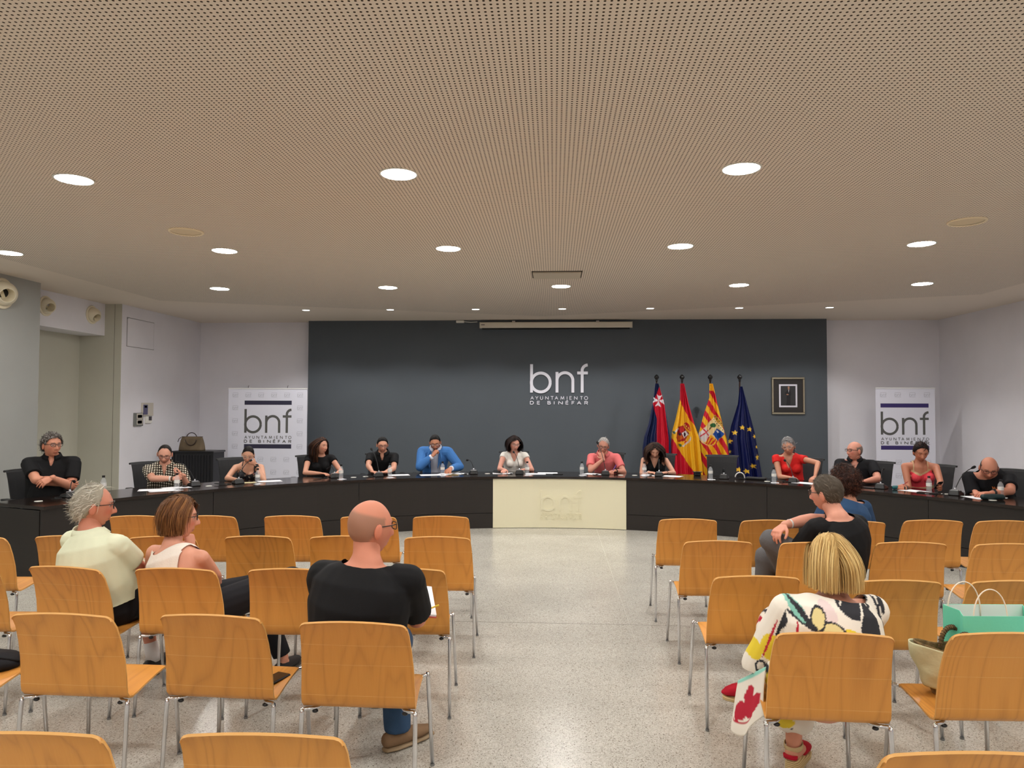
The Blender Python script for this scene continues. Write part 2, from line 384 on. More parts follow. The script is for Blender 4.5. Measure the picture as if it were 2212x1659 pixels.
struct('trim_1', MB().box(-7.135, -7.132, 11.270, 11.276, 0, CEIL), mat('joint_line', (120, 116, 104), rough=.9))  # thin darker strip drawn for the vertical joint line in the left wall
struct('baseboard_front', MB().box(-4.74, 5.05, YD-.012, YD, 0, .08), M_wenge)
# access panel on the left wall
ap = empty('access_panel', (XL, 12.0, 2.6), 'square white access hatch high on the left wall', 'hatch')
MB().box(0, .008, -.39, .39, -.23, .23).build('panel', M_white, ap)
g_ = MB()
for a, b_, c_, d_ in ((-.40, .40, -.24, -.235), (-.40, .40, .235, .24), (-.40, -.395, -.24, .24), (.395, .40, -.24, .24)): g_.box(0, .004, a, b_, c_, d_)
g_.build('gap', mat('gap_line', (120, 116, 118), rough=.9), ap)
ap.location = tuple(atx(304, 722, XL+.001))
# ---- downlights
def build_lamp(r, w, loc, label, group, name):
    t = empty(name, (*loc, CEIL), label, 'ceiling light', group)
    MB().lathe([(r, -.006), (r+.012, -.005), (r+.014, 0), (r, 0)], n=28, cap=False).build('trim_ring', M_whitep, t, smooth=True)
    MB().lathe([(r*.99, -.004), (r*.99, -.001)], n=28).build('diffuser', M_lamp2 if w else M_lamp, t)
    if w: spot_light(t)
    return t
ordn = ['leftmost', 'second from left', 'third from left', 'fourth from left', 'fifth from left', 'sixth from left', 'rightmost']
def lname(x, y):
    row = {5.02: 'nearest visible row', 7.43: 'second row', 9.84: 'third row'}.get(y)
    xs = sorted(b[0] for b in BIG if b[1] == y and len(b) == 2); i = xs.index(x)
    o_ = 'leftmost' if i == 0 else 'rightmost' if i == len(xs)-1 else ordn[i]
    return f'large round white downlight, {o_} in the {row} of the ceiling'
for bb in BIG:
    x, y = bb[0], bb[1]
    if len(bb) == 3:
        build_lamp(.125, 0, (x, y), 'large round white downlight in the ceiling behind or beside the viewer', 'ceiling downlights out of view', 'downlight')
    else: build_lamp(.125, 0, (x, y), lname(x, y), 'large ceiling downlights', 'downlight')
for i, (x, y) in enumerate(SMALL):
    build_lamp(.062, 1, (x, y), f'small downlight, {ordn[i]} in the row before the slate wall', 'small downlights by the front wall', 'downlight')
for (x, y), w_ in (((-3.487, 6.59), 'left'), ((3.652, 6.551), 'right')):
    t = empty('ceiling_speaker', (x, y, CEIL), f'round cream ceiling loudspeaker on the {w_} side of the ceiling', 'loudspeaker', 'round ceiling loudspeakers')
    MB().lathe([(.135, -.006), (.15, -.014), (.158, -.006), (.158, 0), (.135, 0)], n=32, cap=False).build('rim', mat('speaker_cream', (246, 230, 198), rough=.5), t, smooth=True)
    MB().lathe([(.136, -.003), (.136, 0)], n=32).build('grille', mat('speaker_grille', (230, 212, 180), rough=.7, bump=.6, bscale=500), t)
t = empty('air_vent', (.035, 8.95, CEIL), 'plain rectangular panel of the ceiling air vent above the aisle', 'air vent')
MB().box(-.295, .295, -.20, .20, -.022, -.008).build('cover_plate', mat('vent_plate', (196, 186, 168), rough=.6), t)
MB().box(-.31, .31, -.22, -.205, -.008, 0).box(-.31, .31, .205, .215, -.008, 0).box(-.31, -.3, -.22, .21, -.008, 0).box(.3, .31, -.22, .21, -.008, 0).box(-.3, .3, -.21, .21, -.004, 0).build('vent_frame', mat('vent_gap', (70, 62, 52), rough=.8), t)
# ---- ball nozzles of the ventilation
def nozzle(loc, R, aim, label):
    t = empty('air_nozzle', loc, label, 'air nozzle', 'ball-shaped air nozzles')
    ax = np.array([1., 0, 0]); m = mat('nozzle_cream', (232, 222, 196), rough=.35)
    MB().lathe([(R*1.02, 0), (R*1.25, .0), (R*1.27, .012), (R*1.18, .022), (R*1.02, .018)], n=36, axis=ax, cap=False).build('rim', m, t, smooth=True)
    a = nrm(aim); Fm = frame(a); pr = [(R*math.cos(q), R*math.sin(q)) for q in np.linspace(-1.3, .93, 20)]; ro = pr[-1][0]; zo = pr[-1][1]
    pr += [(ro*.94, zo+.012), (ro*.9, zo+.005), (ro*.8, zo-.10), (ro*.7, zo-.16)]
    V, F = lathe(pr, 36); F = F[:-2]; V = V@Fm.T+ax*.02; V[:, 0] = np.maximum(V[:, 0], .004)
    mk('ball', V, F, m, t)
    MB().lathe([(ro*.72, zo-.16), (ro*.72, zo-.155)], n=24, axis=a).build('duct', mat('duct_dark', (30, 30, 28), rough=.9), t, loc=tuple(ax*.02))
nozzle(atx(4, 634, -6.93), .155, (.75, -.45, -.25), 'large ball air nozzle on the grey pillar at the left edge')
nozzle(atx(98, 661, -7.30), .115, (.75, -.35, -.25), 'ball air nozzle on the white bulkhead, half hidden by the grey pillar')
nozzle(atx(198, 680, -7.30), .115, (.72, -.2, -.45), 'ball air nozzle at the far end of the white bulkhead')
# ---- screen housing and its little box
p0, p1 = aty(1036, 703, YD-.10), aty(1366, 701, YD-.10)
t = empty('projection_screen', ((p0[0]+p1[0])/2, YD-.08, p0[2]), 'rolled-up projection screen in a long white housing under the ceiling', 'projection screen')
L = (p1[0]-p0[0])/2
MB().box(-L, L, -.045, .045, -.05, .06, bev=.012).build('housing', mat('housing_white', (214, 206, 190), rough=.35), t)
MB().box(-L+.05, L-.05, -.03, .03, -.075, -.05).build('slot', M_blackm, t)
for s in (-.55, .55): MB().box(L*s-.03, L*s+.03, -.02, .06, .06, .085).build('bracket', M_chrome, t)
for s in (-1, 1): MB().box(s*L-.01*(s > 0), s*L+.01*(s < 0), -.047, .047, -.052, .062).build('end_cap', mat('cap', (190, 182, 168), rough=.4), t)
MB().box(-L+.03, -L+.10, -.047, -.044, .004, .016).build('badge', M_blackm, t)
p = aty(994, 695, YD-.04)
t = empty('screen_control_box', tuple(p), 'small cream cable box left of the projection screen housing', 'cable box')
MB().box(-.075, .075, -.03, .04, -.022, .022, bev=.005).build('box', M_whitep, t)
MB().tube([(.075, 0, 0), (.2, 0, -.012), (.33, 0, -.004)], .006, 6).build('cable', M_whitep, t)
# ---- stroke lettering
def strokes_of(ch):
    C = lambda cx, cy, rx, ry, a0, a1, n=14: [(cx+rx*math.cos(math.radians(a)), cy+ry*math.sin(math.radians(a))) for a in np.linspace(a0, a1, n)]
    D = {'A': [[(0, 0), (.5, 1), (1, 0)], [(.2, .36), (.8, .36)]], 'Y': [[(0, 1), (.5, .45), (1, 1)], [(.5, .45), (.5, 0)]],
         'U': [[(0, 1), (0, .4)]+C(.5, .38, .5, .38, 180, 360)+[(1, 1)]], 'N': [[(0, 0), (0, 1), (1, 0), (1, 1)]], 'T': [[(0, 1), (1, 1)], [(.5, 1), (.5, 0)]],
         'M': [[(0, 0), (.12, 1), (.5, .1), (.88, 1), (1, 0)]], 'I': [[(.5, 0), (.5, 1)]], 'E': [[(1, 0), (0, 0), (0, 1), (1, 1)], [(0, .52), (.9, .52)]],
         'O': [C(.5, .5, .5, .5, 0, 360, 28)], 'D': [[(0, 0), (0, 1), (.45, 1)]+C(.45, .5, .55, .5, 90, -90)+[(0, 0)]],
         'B': [[(0, 0), (0, 1), (.55, 1)]+C(.55, .76, .33, .24, 90, -90)+[(0, .52)], [(.55, .52)]+C(.6, .26, .4, .26, 90, -90)+[(0, 0)]],
         'F': [[(0, 0), (0, 1), (1, 1)], [(0, .5), (.85, .5)]], 'R': [[(0, 0), (0, 1), (.55, 1)]+C(.55, .74, .4, .26, 90, -90)+[(0, .48)], [(.5, .48), (1, 0)]],
         'L': [[(0, 1), (0, 0), (1, 0)]], 'S': [[(1, .85)]+C(.5, .75, .5, .25, 30, 270)+C(.5, .25, .5, .25, 90, -150)]}
    if ch == 'É': return D['E']+[[(.35, 1.14), (.7, 1.34)]]
    return D[ch]
SGC = [0]
def stroke_geo(polys, w, depth, mb, xf, mi=0):
    """polys in 2-D; xf maps (n,2),d -> (n,3)"""
    for pl in polys:
        P = np.array(pl, float)
        for i in range(len(P)-1):
            a, b = P[i], P[i+1]; d = b-a; L_ = np.hypot(*d)
            if L_ < 1e-9: continue
            d = d/L_; n = np.array([-d[1], d[0]])*w/2
            ext0 = d*w*.5*(i > 0)*.55; ext1 = d*w*.5*(i < len(P)-2)*.55
            q = np.array([a-ext0-n, b+ext1-n, b+ext1+n, a-ext0+n])
            SGC[0] += 1
            V = np.vstack([xf(q, 0), xf(q, depth+(.0009 if len(P) <= 4 else (SGC[0] % 5)*.00015))])
            mb.add(V, [(3, 2, 1, 0), (4, 5, 6, 7), (0, 1, 5, 4), (1, 2, 6, 5), (2, 3, 7, 6), (3, 0, 4, 7)], mi)
def arcp(cx, cy, r, a0, a1, n=22): return [(cx+r*math.cos(math.radians(a)), cy+r*math.sin(math.radians(a))) for a in np.linspace(a0, a1, n)]
# logo in its own units (x right, y up; width 910, letters' base line at 0)
LOGO_B = [[(23, 0), (23, 450)], arcp(169, 160, 149, 0, 360, 44)]
LOGO_N = [[(426, 0), (426, 327)], arcp(551, 190, 125, 180, 0, 24)[0:], [(676, 190), (676, 0)]]
LOGO_F = [[(823, 0), (823, 345)]+arcp(913, 347, 90, 180, 92, 10), [(744, 311), (912, 311)]]
def logo_lines():
    o = []
    for ch, x, w in zip('AYUNTAMIENTO', (33, 107, 182, 267, 349, 417, 512, 585, 642, 722, 812, 884), (46, 40, 36, 46, 44, 46, 52, 30, 30, 46, 40, 52)):
        o.append(([[((x-w/2+a*w), -110+b*50) for a, b in s] for s in strokes_of(ch)], 8))
    for ch, x, w in zip('DEBINÉFAR', (29, 134, 302, 382, 482, 585, 680, 775, 887), (50, 38, 42, 30, 62, 38, 36, 60, 46)):
        o.append(([[((x-w/2+a*w), -185+b*47) for a, b in s] for s in strokes_of(ch)], 11))
    return o
M_sign = mat('sign_white', (226, 226, 236), rough=.45)
q0 = aty(1145, 848, YD-.02); sc = (aty(1270, 848, YD-.02)[0]-q0[0])/913.
sg = empty('wall_sign', (q0[0]+sc*456, YD, q0[2]), 'white raised bnf AYUNTAMIENTO DE BINÉFAR lettering on the slate wall', 'sign')
sx = lambda q, d: np.stack([(q[:, 0]-456)*sc, np.full(len(q), -d-.001), q[:, 1]*sc], 1)
for pl in (LOGO_B, LOGO_N, LOGO_F):
    mb = MB(); stroke_geo(pl, 45, .022, mb, sx); mb.build('letter', M_sign, sg)
for pl, w in logo_lines():
    mb = MB(); stroke_geo(pl, w*1.05, .015, mb, sx); mb.build('letter', M_sign, sg)
# ---- roll-up banners
def banner(x0, x1, y, ztop, cols, logo_u, logo_sc, base_v, label, barcol, hooks):
    """cols: number of small marks across; logo centre x fraction"""
    W = x1-x0; t = empty('rollup_banner', ((x0+x1)/2, y, 0), label, 'banner'); w = W/2
    mat_b = mat('banner_vinyl', (226, 227, 240), rough=.5)
    MB().box(-w, w, -.001, .001, .07, ztop-.015).build('banner_sheet', mat_b, t)
    MB().box(-w-.005, w+.005, -.008, .008, ztop-.02, ztop).build('top_rail', mat('alu_rail', (225, 225, 225), rough=.3), t)
    MB().box(-w-.02, w+.02, -.06, .06, 0, .075, bev=.015).build('cassette', mat('alu', (170, 172, 175), rough=.35, metal=1), t)
    for s in (-1, 1): MB().box(s*w*.8-.02, s*w*.8+.02, -.16, .16, 0, .015).build('foot', MATS['alu'], t)
    MB().tube([(0, .03, .05), (0, .03, ztop)], .008, 8).build('pole', MATS['alu'], t)
    for h in hooks: MB().tube([(h*w, 0, ztop), (h*w, 0, ztop+.03), (h*w+.01, 0, ztop+.045)], .004, 6).build('hook', M_blackm, t)
    M_lg = mat('print_grey', (88, 88, 86), rough=.6); M_pale = mat('print_pale', (186, 187, 198), rough=.6)
    c0 = logo_u*W-w; zb = base_v
    f = lambda q, d: np.stack([c0+(q[:, 0]-456)*logo_sc, np.full(len(q), -d-.0012), zb+q[:, 1]*logo_sc], 1)
    mb = MB()
    for pl in (LOGO_B, LOGO_N, LOGO_F): stroke_geo(pl, 45, .0006, mb, f)
    for pl, w_ in logo_lines(): stroke_geo(pl, w_*1.1, .0006, mb, f)
    mb.build('printed_logo', M_lg, t)
    M_bar = mat('print_bar_'+label[:5], barcol, rough=.6)
    for z0, z1 in ((530, 610), (-295, -215)):
        mb = MB(); q = f(np.array([[0, z0], [913, z0], [913, z1], [0, z1]]), .0006); q2 = q.copy(); q2[:, 1] += .0006
        mb.add(np.vstack([q2, q]), [(3, 2, 1, 0), (4, 5, 6, 7), (0, 1, 5, 4), (1, 2, 6, 5), (2, 3, 7, 6), (3, 0, 4, 7)]); mb.build('printed_bar', M_bar, t)
    # small pale repeated marks
    mb = MB(); ms = .105/913; pitch = W/cols*.985
    rows = int((ztop-.1)/.235)
    for r in range(rows):
        z = ztop-.155-r*.235
        for k in range(cols):
            x = (k-(cols-1)/2)*pitch
            inside = z+.06 > zb-310*logo_sc and z-.02 < zb+640*logo_sc and abs(x-c0) < 913*logo_sc/2+.05
            if inside: continue
            g2 = lambda q, d: np.stack([x+(q[:, 0]-456)*ms, np.full(len(q), -d-.0012), z+q[:, 1]*ms], 1)
            for pl in (LOGO_B, LOGO_N, LOGO_F): stroke_geo([p[::4] if len(p) > 12 else p for p in [list(a)+([a[-1]] if len(a) > 12 else []) for a in pl]], 50, .0005, mb, g2)
            stroke_geo([[(0, 560), (913, 560)], [(0, -110), (913, -110)]], 45, .0005, mb, g2)
    o = mb.build('printed_small_marks', M_pale, t); o['kind'] = 'stuff'
yl = 12.9; a = aty(494, 838, yl); b = aty(664, 840, yl); l0 = aty(527, 963, yl); l1 = aty(629, 963, yl); zb = aty(578, 935, yl)[2]
banner(a[0], b[0], yl, a[2], 6, ((l0[0]+l1[0])/2-a[0])/(b[0]-a[0]), (l1[0]-l0[0])/913, zb, 'wide white roll-up banner with grey bnf logo, left of the slate wall', (44, 42, 66), (-.5, .5))
yl = 12.95; a = aty(1891, 837, yl); b = aty(2019, 837, yl); l0 = aty(1903, 963, yl); l1 = aty(2007, 963, yl); zb = aty(1955, 939, yl)[2]
banner(a[0], b[0], yl, a[2], 4, ((l0[0]+l1[0])/2-a[0])/(b[0]-a[0]), (l1[0]-l0[0])/913, zb, 'narrow white roll-up banner with purple-blue bars, right of the slate wall', (52, 40, 104), ())
# ---- framed portrait
a, b = aty(1666, 815, YD), aty(1738, 895, YD); w, h = (b[0]-a[0])/2, (a[2]-b[2])/2
t = empty('framed_portrait', ((a[0]+b[0])/2, YD, (a[2]+b[2])/2), 'silver-framed portrait of a standing suited person on the slate wall', 'picture')
fr = MB(); k = .035
fr.box(-w, w, -.035, 0, h-k, h, bev=.006).box(-w, w, -.035, 0, -h, -h+k, bev=.006).box(-w, -w+k, -.035, 0, -h+k, h-k, bev=.006).box(w-k, w, -.035, 0, -h+k, h-k, bev=.006)
fr.build('frame', mat('silver_gilt', (190, 182, 160), rough=.25, metal=1), t)
MB().box(-w+k, w-k, -.012, 0, -h+k, h-k).build('mat_board', mat('mat_dark', (44, 40, 38), rough=.8), t)
MB().box(-w*.55, w*.55, -.016, -.010, -h*.62, h*.62).build('inner_border', mat('mat_white', (214, 212, 222), rough=.6), t)
MB().box(-w*.45, w*.45, -.018, -.010, -h*.53, h*.53).build('photograph', mat('photo_dark', (46, 46, 48), rough=.3), t)
mb = MB(); w2, h2 = w*.45, h*.53
def poly(mb, P, y, mi): 
    P = np.array(P); V = np.stack([P[:, 0]*w2, np.full(len(P), y), P[:, 1]*h2], 1); V2 = V.copy(); V2[:, 1] += .001; n = len(P)
    mb.add(np.vstack([V, V2]), [tuple(range(n)), tuple(range(n, 2*n))[::-1]]+[((i+1) % n, i, n+i, n+(i+1) % n) for i in range(n)], mi)
poly(mb, [(-.25, -.95), (-.18, .0), (-.38, .1), (-.42, .3), (-.12, .58), (.25, .58), (.42, .2), (.3, -.1), (.3, -.95)], -.0185, 0)
poly(mb, [(0, .62), (-.06, .9), (.06, .97), (.2, .9), (.16, .62)], -.0187, 1); poly(mb, [(-.3, .12), (-.1, .2), (.1, .12), (-.05, .06)], -.0190, 1); poly(mb, [(.02, .6), (.07, .3), (.13, .6)], -.0189, 2)
mb.build('figure', [mat('ph_suit', (18, 18, 22), rough=.4), mat('ph_skin', (170, 125, 100), rough=.4), mat('ph_shirt', (200, 200, 205), rough=.4)], t)
# ---- switch plates on the left wall
def plate(u0, v0, u1, v1, name, label, body, insets, cat):
    a = atx(u0, v0, XL+.01); b = atx(u1, v1, XL+.01); c = (a+b)/2; t = empty(name, (XL, c[1], c[2]), label, cat)
    hy, hz = abs(b[1]-a[1])/2, abs(a[2]-b[2])/2
    MB().box(0, .03, -hy, hy, -hz, hz, bev=.004).build('body', body, t)
    for (p, q, r, s, nm, m) in insets: MB().box(.03, .034, -hy+2*hy*p, -hy+2*hy*q, -hz+2*hz*r, -hz+2*hz*s).build(nm, m, t)
Mg = mat('plate_grey', (118, 120, 116), rough=.5); Mb = mat('plate_blue', (88, 86, 120), rough=.5); Mi = mat('plate_ivory', (205, 198, 186), rough=.5)
plate(289, 892, 307, 920, 'switch_panel', 'grey framed double switch panel on the left wall, lowest left of three', Mg, [(.22, .9, .55, .95, 'switch', Mi), (.22, .9, .12, .5, 'switch', Mi), (.3, .82, .62, .85, 'key', Mb), (.3, .82, .18, .42, 'key', Mb)], 'switch')
plate(306, 870, 329, 898, 'alarm_panel', 'ivory control panel with blue display on the left wall, highest of three', Mi, [(.06, .45, .1, .85, 'display', Mb), (.15, .38, .62, .78, 'screen', mat('scr', (30, 28, 60), rough=.2))], 'control panel')
plate(314, 899, 326, 914, 'thermostat', 'small white thermostat on the left wall below the ivory panel', M_whitep, [(.4, .9, .4, .95, 'screen', mat('scr2', (60, 55, 62), rough=.3))], 'thermostat')
# ================================================================== CURVED TABLE
CX, CY, RF = .057, 4.933, 5.391
DEP = .78; TT, TB = .732, .700
def arc_box(mb, a0, a1, r0, r1, z0, z1, n=8, mi=0):
    A = np.radians(np.linspace(a0, a1, n+1)); V = []
    for a in A:
        s, c = math.sin(a), math.cos(a)
        for r, z in ((r0, z0), (r1, z0), (r1, z1), (r0, z1)): V.append((CX+r*s, CY+r*c, z))
    F = []
    for i in range(n):
        for j in range(4): F.append((i*4+j, i*4+(j+1) % 4, (i+1)*4+(j+1) % 4, (i+1)*4+j))
    F.append((0, 3, 2, 1)); F.append((n*4, n*4+1, n*4+2, n*4+3)); return mb.add(V, F, mi)
tb = empty('council_table', (CX, CY+RF+.4, 0), 'long curved dark wenge council table with a cream front panel', 'table')
TL = tuple(-x for x in tb.location)
for a0 in range(-70, 70, 20):
    a1 = a0+20; g = .03
    arc_box(MB(), a0+g*.3+.2, a1-g*.3+.2, RF-.035, RF+DEP, TB, TT, 10).build('tabletop', M_wenge_top, tb, loc=TL)
    if a0 == -10:
        arc_box(MB(), a0+.15, a1+.25, RF-.012, RF+.02, .006, .70, 10).build('front_panel', M_cream, tb, loc=TL)['label'] = 'cream front panel with embossed lettering'
    else:
        arc_box(MB(), a0+g+.2, a1-g+.2, RF, RF+.02, .215, .70, 10).build('front_panel', M_wenge, tb, loc=TL)
        arc_box(MB(), a0+g+.2, a1-g+.2, RF+.001, RF+.02, .0, .209, 10).build('plinth_panel', M_wenge, tb, loc=TL)
    arc_box(MB(), a0+.3, a1+.1, RF+.021, RF+.03, 0, .69, 6).build('backing', M_blackm, tb, loc=TL)
for a0 in list(range(-70, 71, 20)): arc_box(MB(), a0-.2 if a0 > -70 else a0+.2, a0+.2 if a0 > -70 else a0+.6, RF+.03, RF+DEP-.05, 0, .69, 1).build('side_panel', M_wenge, tb, loc=TL)
# embossed lettering on the cream panel (curved onto it)
a_l = math.degrees(math.atan2(*(lambda p: (p[0]-CX, p[1]-CY))(atz(1167, 1036, .70)))); es = 0
pl_, pr_ = aty(1167, 1102, CY+RF), aty(1256, 1102, CY+RF); es = (pr_[0]-pl_[0])/913; zc = aty(1210, 1103, CY+RF)[2]
def emb(q, d):
    X = pl_[0]+q[:, 0]*es; a = np.arcsin((X-CX)/RF); r = RF-.012-d; return np.stack([CX+r*np.sin(a), CY+r*np.cos(a), zc+q[:, 1]*es], 1)
for pl in (LOGO_B, LOGO_N, LOGO_F):
    mb = MB(); stroke_geo(pl, 45, .013, mb, emb); mb.build('embossed_letter', M_cream, tb, loc=TL)
for pl, w in logo_lines():
    mb = MB(); stroke_geo(pl, w*1.1, .010, mb, emb); mb.build('embossed_letter', M_cream, tb, loc=TL)
def arcpt(u, v, dr):
    """point on pixel ray at radius (rear table edge + dr)"""
    R = RF+DEP+dr; d = ray(u, v); o = np.array([-CX, -CY]); a = d[:2]@d[:2]; b = 2*o@d[:2]; c = o@o-R*R; t = (-b+math.sqrt(b*b-4*a*c))/2/a
    return CAM+d*t
def radial(p): v = np.array([p[0]-CX, p[1]-CY, 0]); return nrm(v)
# ================================================================== BEECH CHAIRS
def chair_shell():
    prof = np.array([(.505, .437), (.492, .449), (.46, .454), (.38, .451), (.28, .444), (.20, .438), (.155, .438), (.125, .447), (.108, .468), (.102, .50), (.098, .54), (.085, .62), (.062, .70), (.034, .77), (.012, .807), (.004, .818), (0, .822)])
    hw = np.array([.195, .203, .207, .213, .222, .232, .238, .242, .244, .244, .243, .240, .235, .230, .2265, .225, .2235])
    k = len(prof); SS = [-1, -.985, -.955, -.90, -.80, -.6, -.4, -.2, 0, .2, .4, .6, .80, .90, .955, .985, 1]; nx = len(SS)-1; T = np.gradient(prof, axis=0); T /= np.linalg.norm(T, axis=1)[:, None]; N = np.stack([-T[:, 1], T[:, 0]], 1)  # towards the sitter? flipped below
    V = []; th = .0042
    for side in (1, -1):
        for i in range(k):
            for j in range(nx+1):
                s = SS[j]; x = s*hw[i]; y, z = prof[i]+N[i]*th*side
                up = max(0, min(1, (z-.45)/.35)); z += .016*(1-s*s)*up*up if z > .6 else 0
                y += .014*s*s*up
                if i >= k-4:    # rounded corners
                    e = (i-(k-4))/3; z -= .016*(1-math.sqrt(max(0, 1-(max(0, (abs(s)-.90))/.10)**2)))*e
                if i <= 1: y -= .012*max(0, (abs(s)-.9)/.1)
                V.append((x, y-.3, z))
    m = (nx+1); F = []; MI = []
    for sd in (0, 1):
        o = sd*k*m
        for i in range(k-1):
            for j in range(nx):
                q = (o+i*m+j, o+i*m+j+1, o+(i+1)*m+j+1, o+(i+1)*m+j); F.append(q if sd == 1 else q[::-1]); MI.append(0)
    o = k*m
    rim = [i*m for i in range(k)]+[(k-1)*m+j for j in range(1, m)]+[i*m+nx for i in range(k-2, -1, -1)]+[j for j in range(nx-1, 0, -1)]
    for a, b in zip(rim, rim[1:]+rim[:1]): F.append((a, b, b+o, a+o)); MI.append(1)
    return np.array(V), F, MI
def build_chair():
    t = empty('beech_chair', (0, 0, 0))
    V, F, MI = chair_shell(); o = mk('seat_shell', V, F, [M_beech, M_beech_edge], t, True, midx=MI)
    sm = o.modifiers.new('edge', 'EDGE_SPLIT'); sm.split_angle = math.radians(50)
    for s in (-1, 1):
        MB().tube(bez([(s*.243, -.19, .424), (s*.238, -.185, .432), (s*.20, -.165, .430), (s*.178, -.12, .429), (s*.172, 0, .436), (s*.168, .11, .441), (s*.185, .19, .440), (s*.215, .222, .440)], 4), .0085, 8).build('side_rail', M_chrome, t, True)
        MB().tube([(s*.243, -.19, .436), (s*.244, -.192, .42), (s*.249, -.225, .006)], [.0085, .0095, .0095], 10).build('leg', M_chrome, t, True)
        MB().tube([(s*.218, .224, .452), (s*.219, .226, .43), (s*.238, .252, .006)], [.0085, .0095, .0095], 10).build('leg', M_chrome, t, True)
        for q in ((s*.249, -.225), (s*.238, .252)): MB().tube([(*q, 0), (*q, .010)], .0105, 10).build('glide', mat('glide', (120, 120, 118), rough=.5), t)
        MB().ell((s*.175, .15, .428), (.012, .016, .008), 8).build('bolt_cap', M_black, t, True)
        MB().ell((s*.195, -.165, .418), (.014, .012, .008), 8).build('bolt_cap', M_black, t, True)
    MB().tube([(-.17, .06, .436), (.17, .06, .436)], .008, 8).build('cross_bar', M_chrome, t, True)
    return t
CH = dict(
 A=[(-3.351, 5.634, 4), (-2.792, 5.677, 4), (-2.117, 5.729, 3), (-1.496, 5.753, 3), (-.913, 5.798, 3), (1.065, 5.808, -1), (1.704, 5.80, 1), (2.359, 5.794, -1), (3.002, 5.90, -1), (3.561, 5.908, -1)],
 B=[(-3.92, 4.661, 3), (-3.307, 4.732, 2), (-2.653, 4.755, 4), (-2.018, 4.819, 3), (-1.441, 4.862, 3), (-.793, 4.884, 2), (1.092, 4.874, 2), (1.722, 4.857, -4), (2.359, 4.919, -1), (2.984, 4.91, 0)],
 C=[(-3.29, 3.796, 3), (-2.693, 3.828, -7), (-2.067, 3.833, 0), (-1.443, 3.866, 2), (-.82, 3.916, 2), (1.068, 3.875, 2), (1.766, 3.831, 1.5), (2.373, 3.864, 1.4)],
 D=[(-2.74, 2.93, 0), (-2.098, 2.969, -1.2), (-1.458, 2.993, -2.7), (-.826, 2.933, -.8), (1.107, 2.922, -1.9), (1.80, 2.97, 2)],
 E=[(-1.45, 1.89, 3), (-.792, 1.924, 1.4), (1.08, 1.941, 3)])
rown = dict(A='front row', B='second row', C='third row', D='fourth row', E='nearest row, cut by the frame')
chair0 = None; SEATS = {}
nth = ['beside the aisle', 'second from the aisle', 'third from the aisle', 'fourth from the aisle', 'fifth from the aisle', 'sixth from the aisle']
for r, L_ in CH.items():
    left = sorted([c for c in L_ if c[0] < 0], key=lambda c: -c[0]); right = sorted([c for c in L_ if c[0] > 0])
    for side, S in (('left', left), ('right', right)):
        for i, (x, y, rz) in enumerate(S):
            a = math.radians(rz); R = (-math.sin(a)*.3, math.cos(a)*.3)
            lab = f'beech plywood chair on chrome legs, {side} block, {rown[r]}, {nth[i]}'
            if len(lab.split()) > 16: lab = f'beech plywood chair, {side} block, {rown[r]}, {nth[i]}'
            loc = (x+R[0], y+R[1], 0)
            if chair0 is None:
                chair0 = build_chair(); chair0.location = loc; chair0.rotation_euler = (0, 0, a); tag(chair0, lab, 'chair', 'beech audience chairs')
            else: dup(chair0, loc, a, lab, 'beech audience chairs')
            if chair0.get('category') is None: tag(chair0, lab, 'chair', 'beech audience chairs')
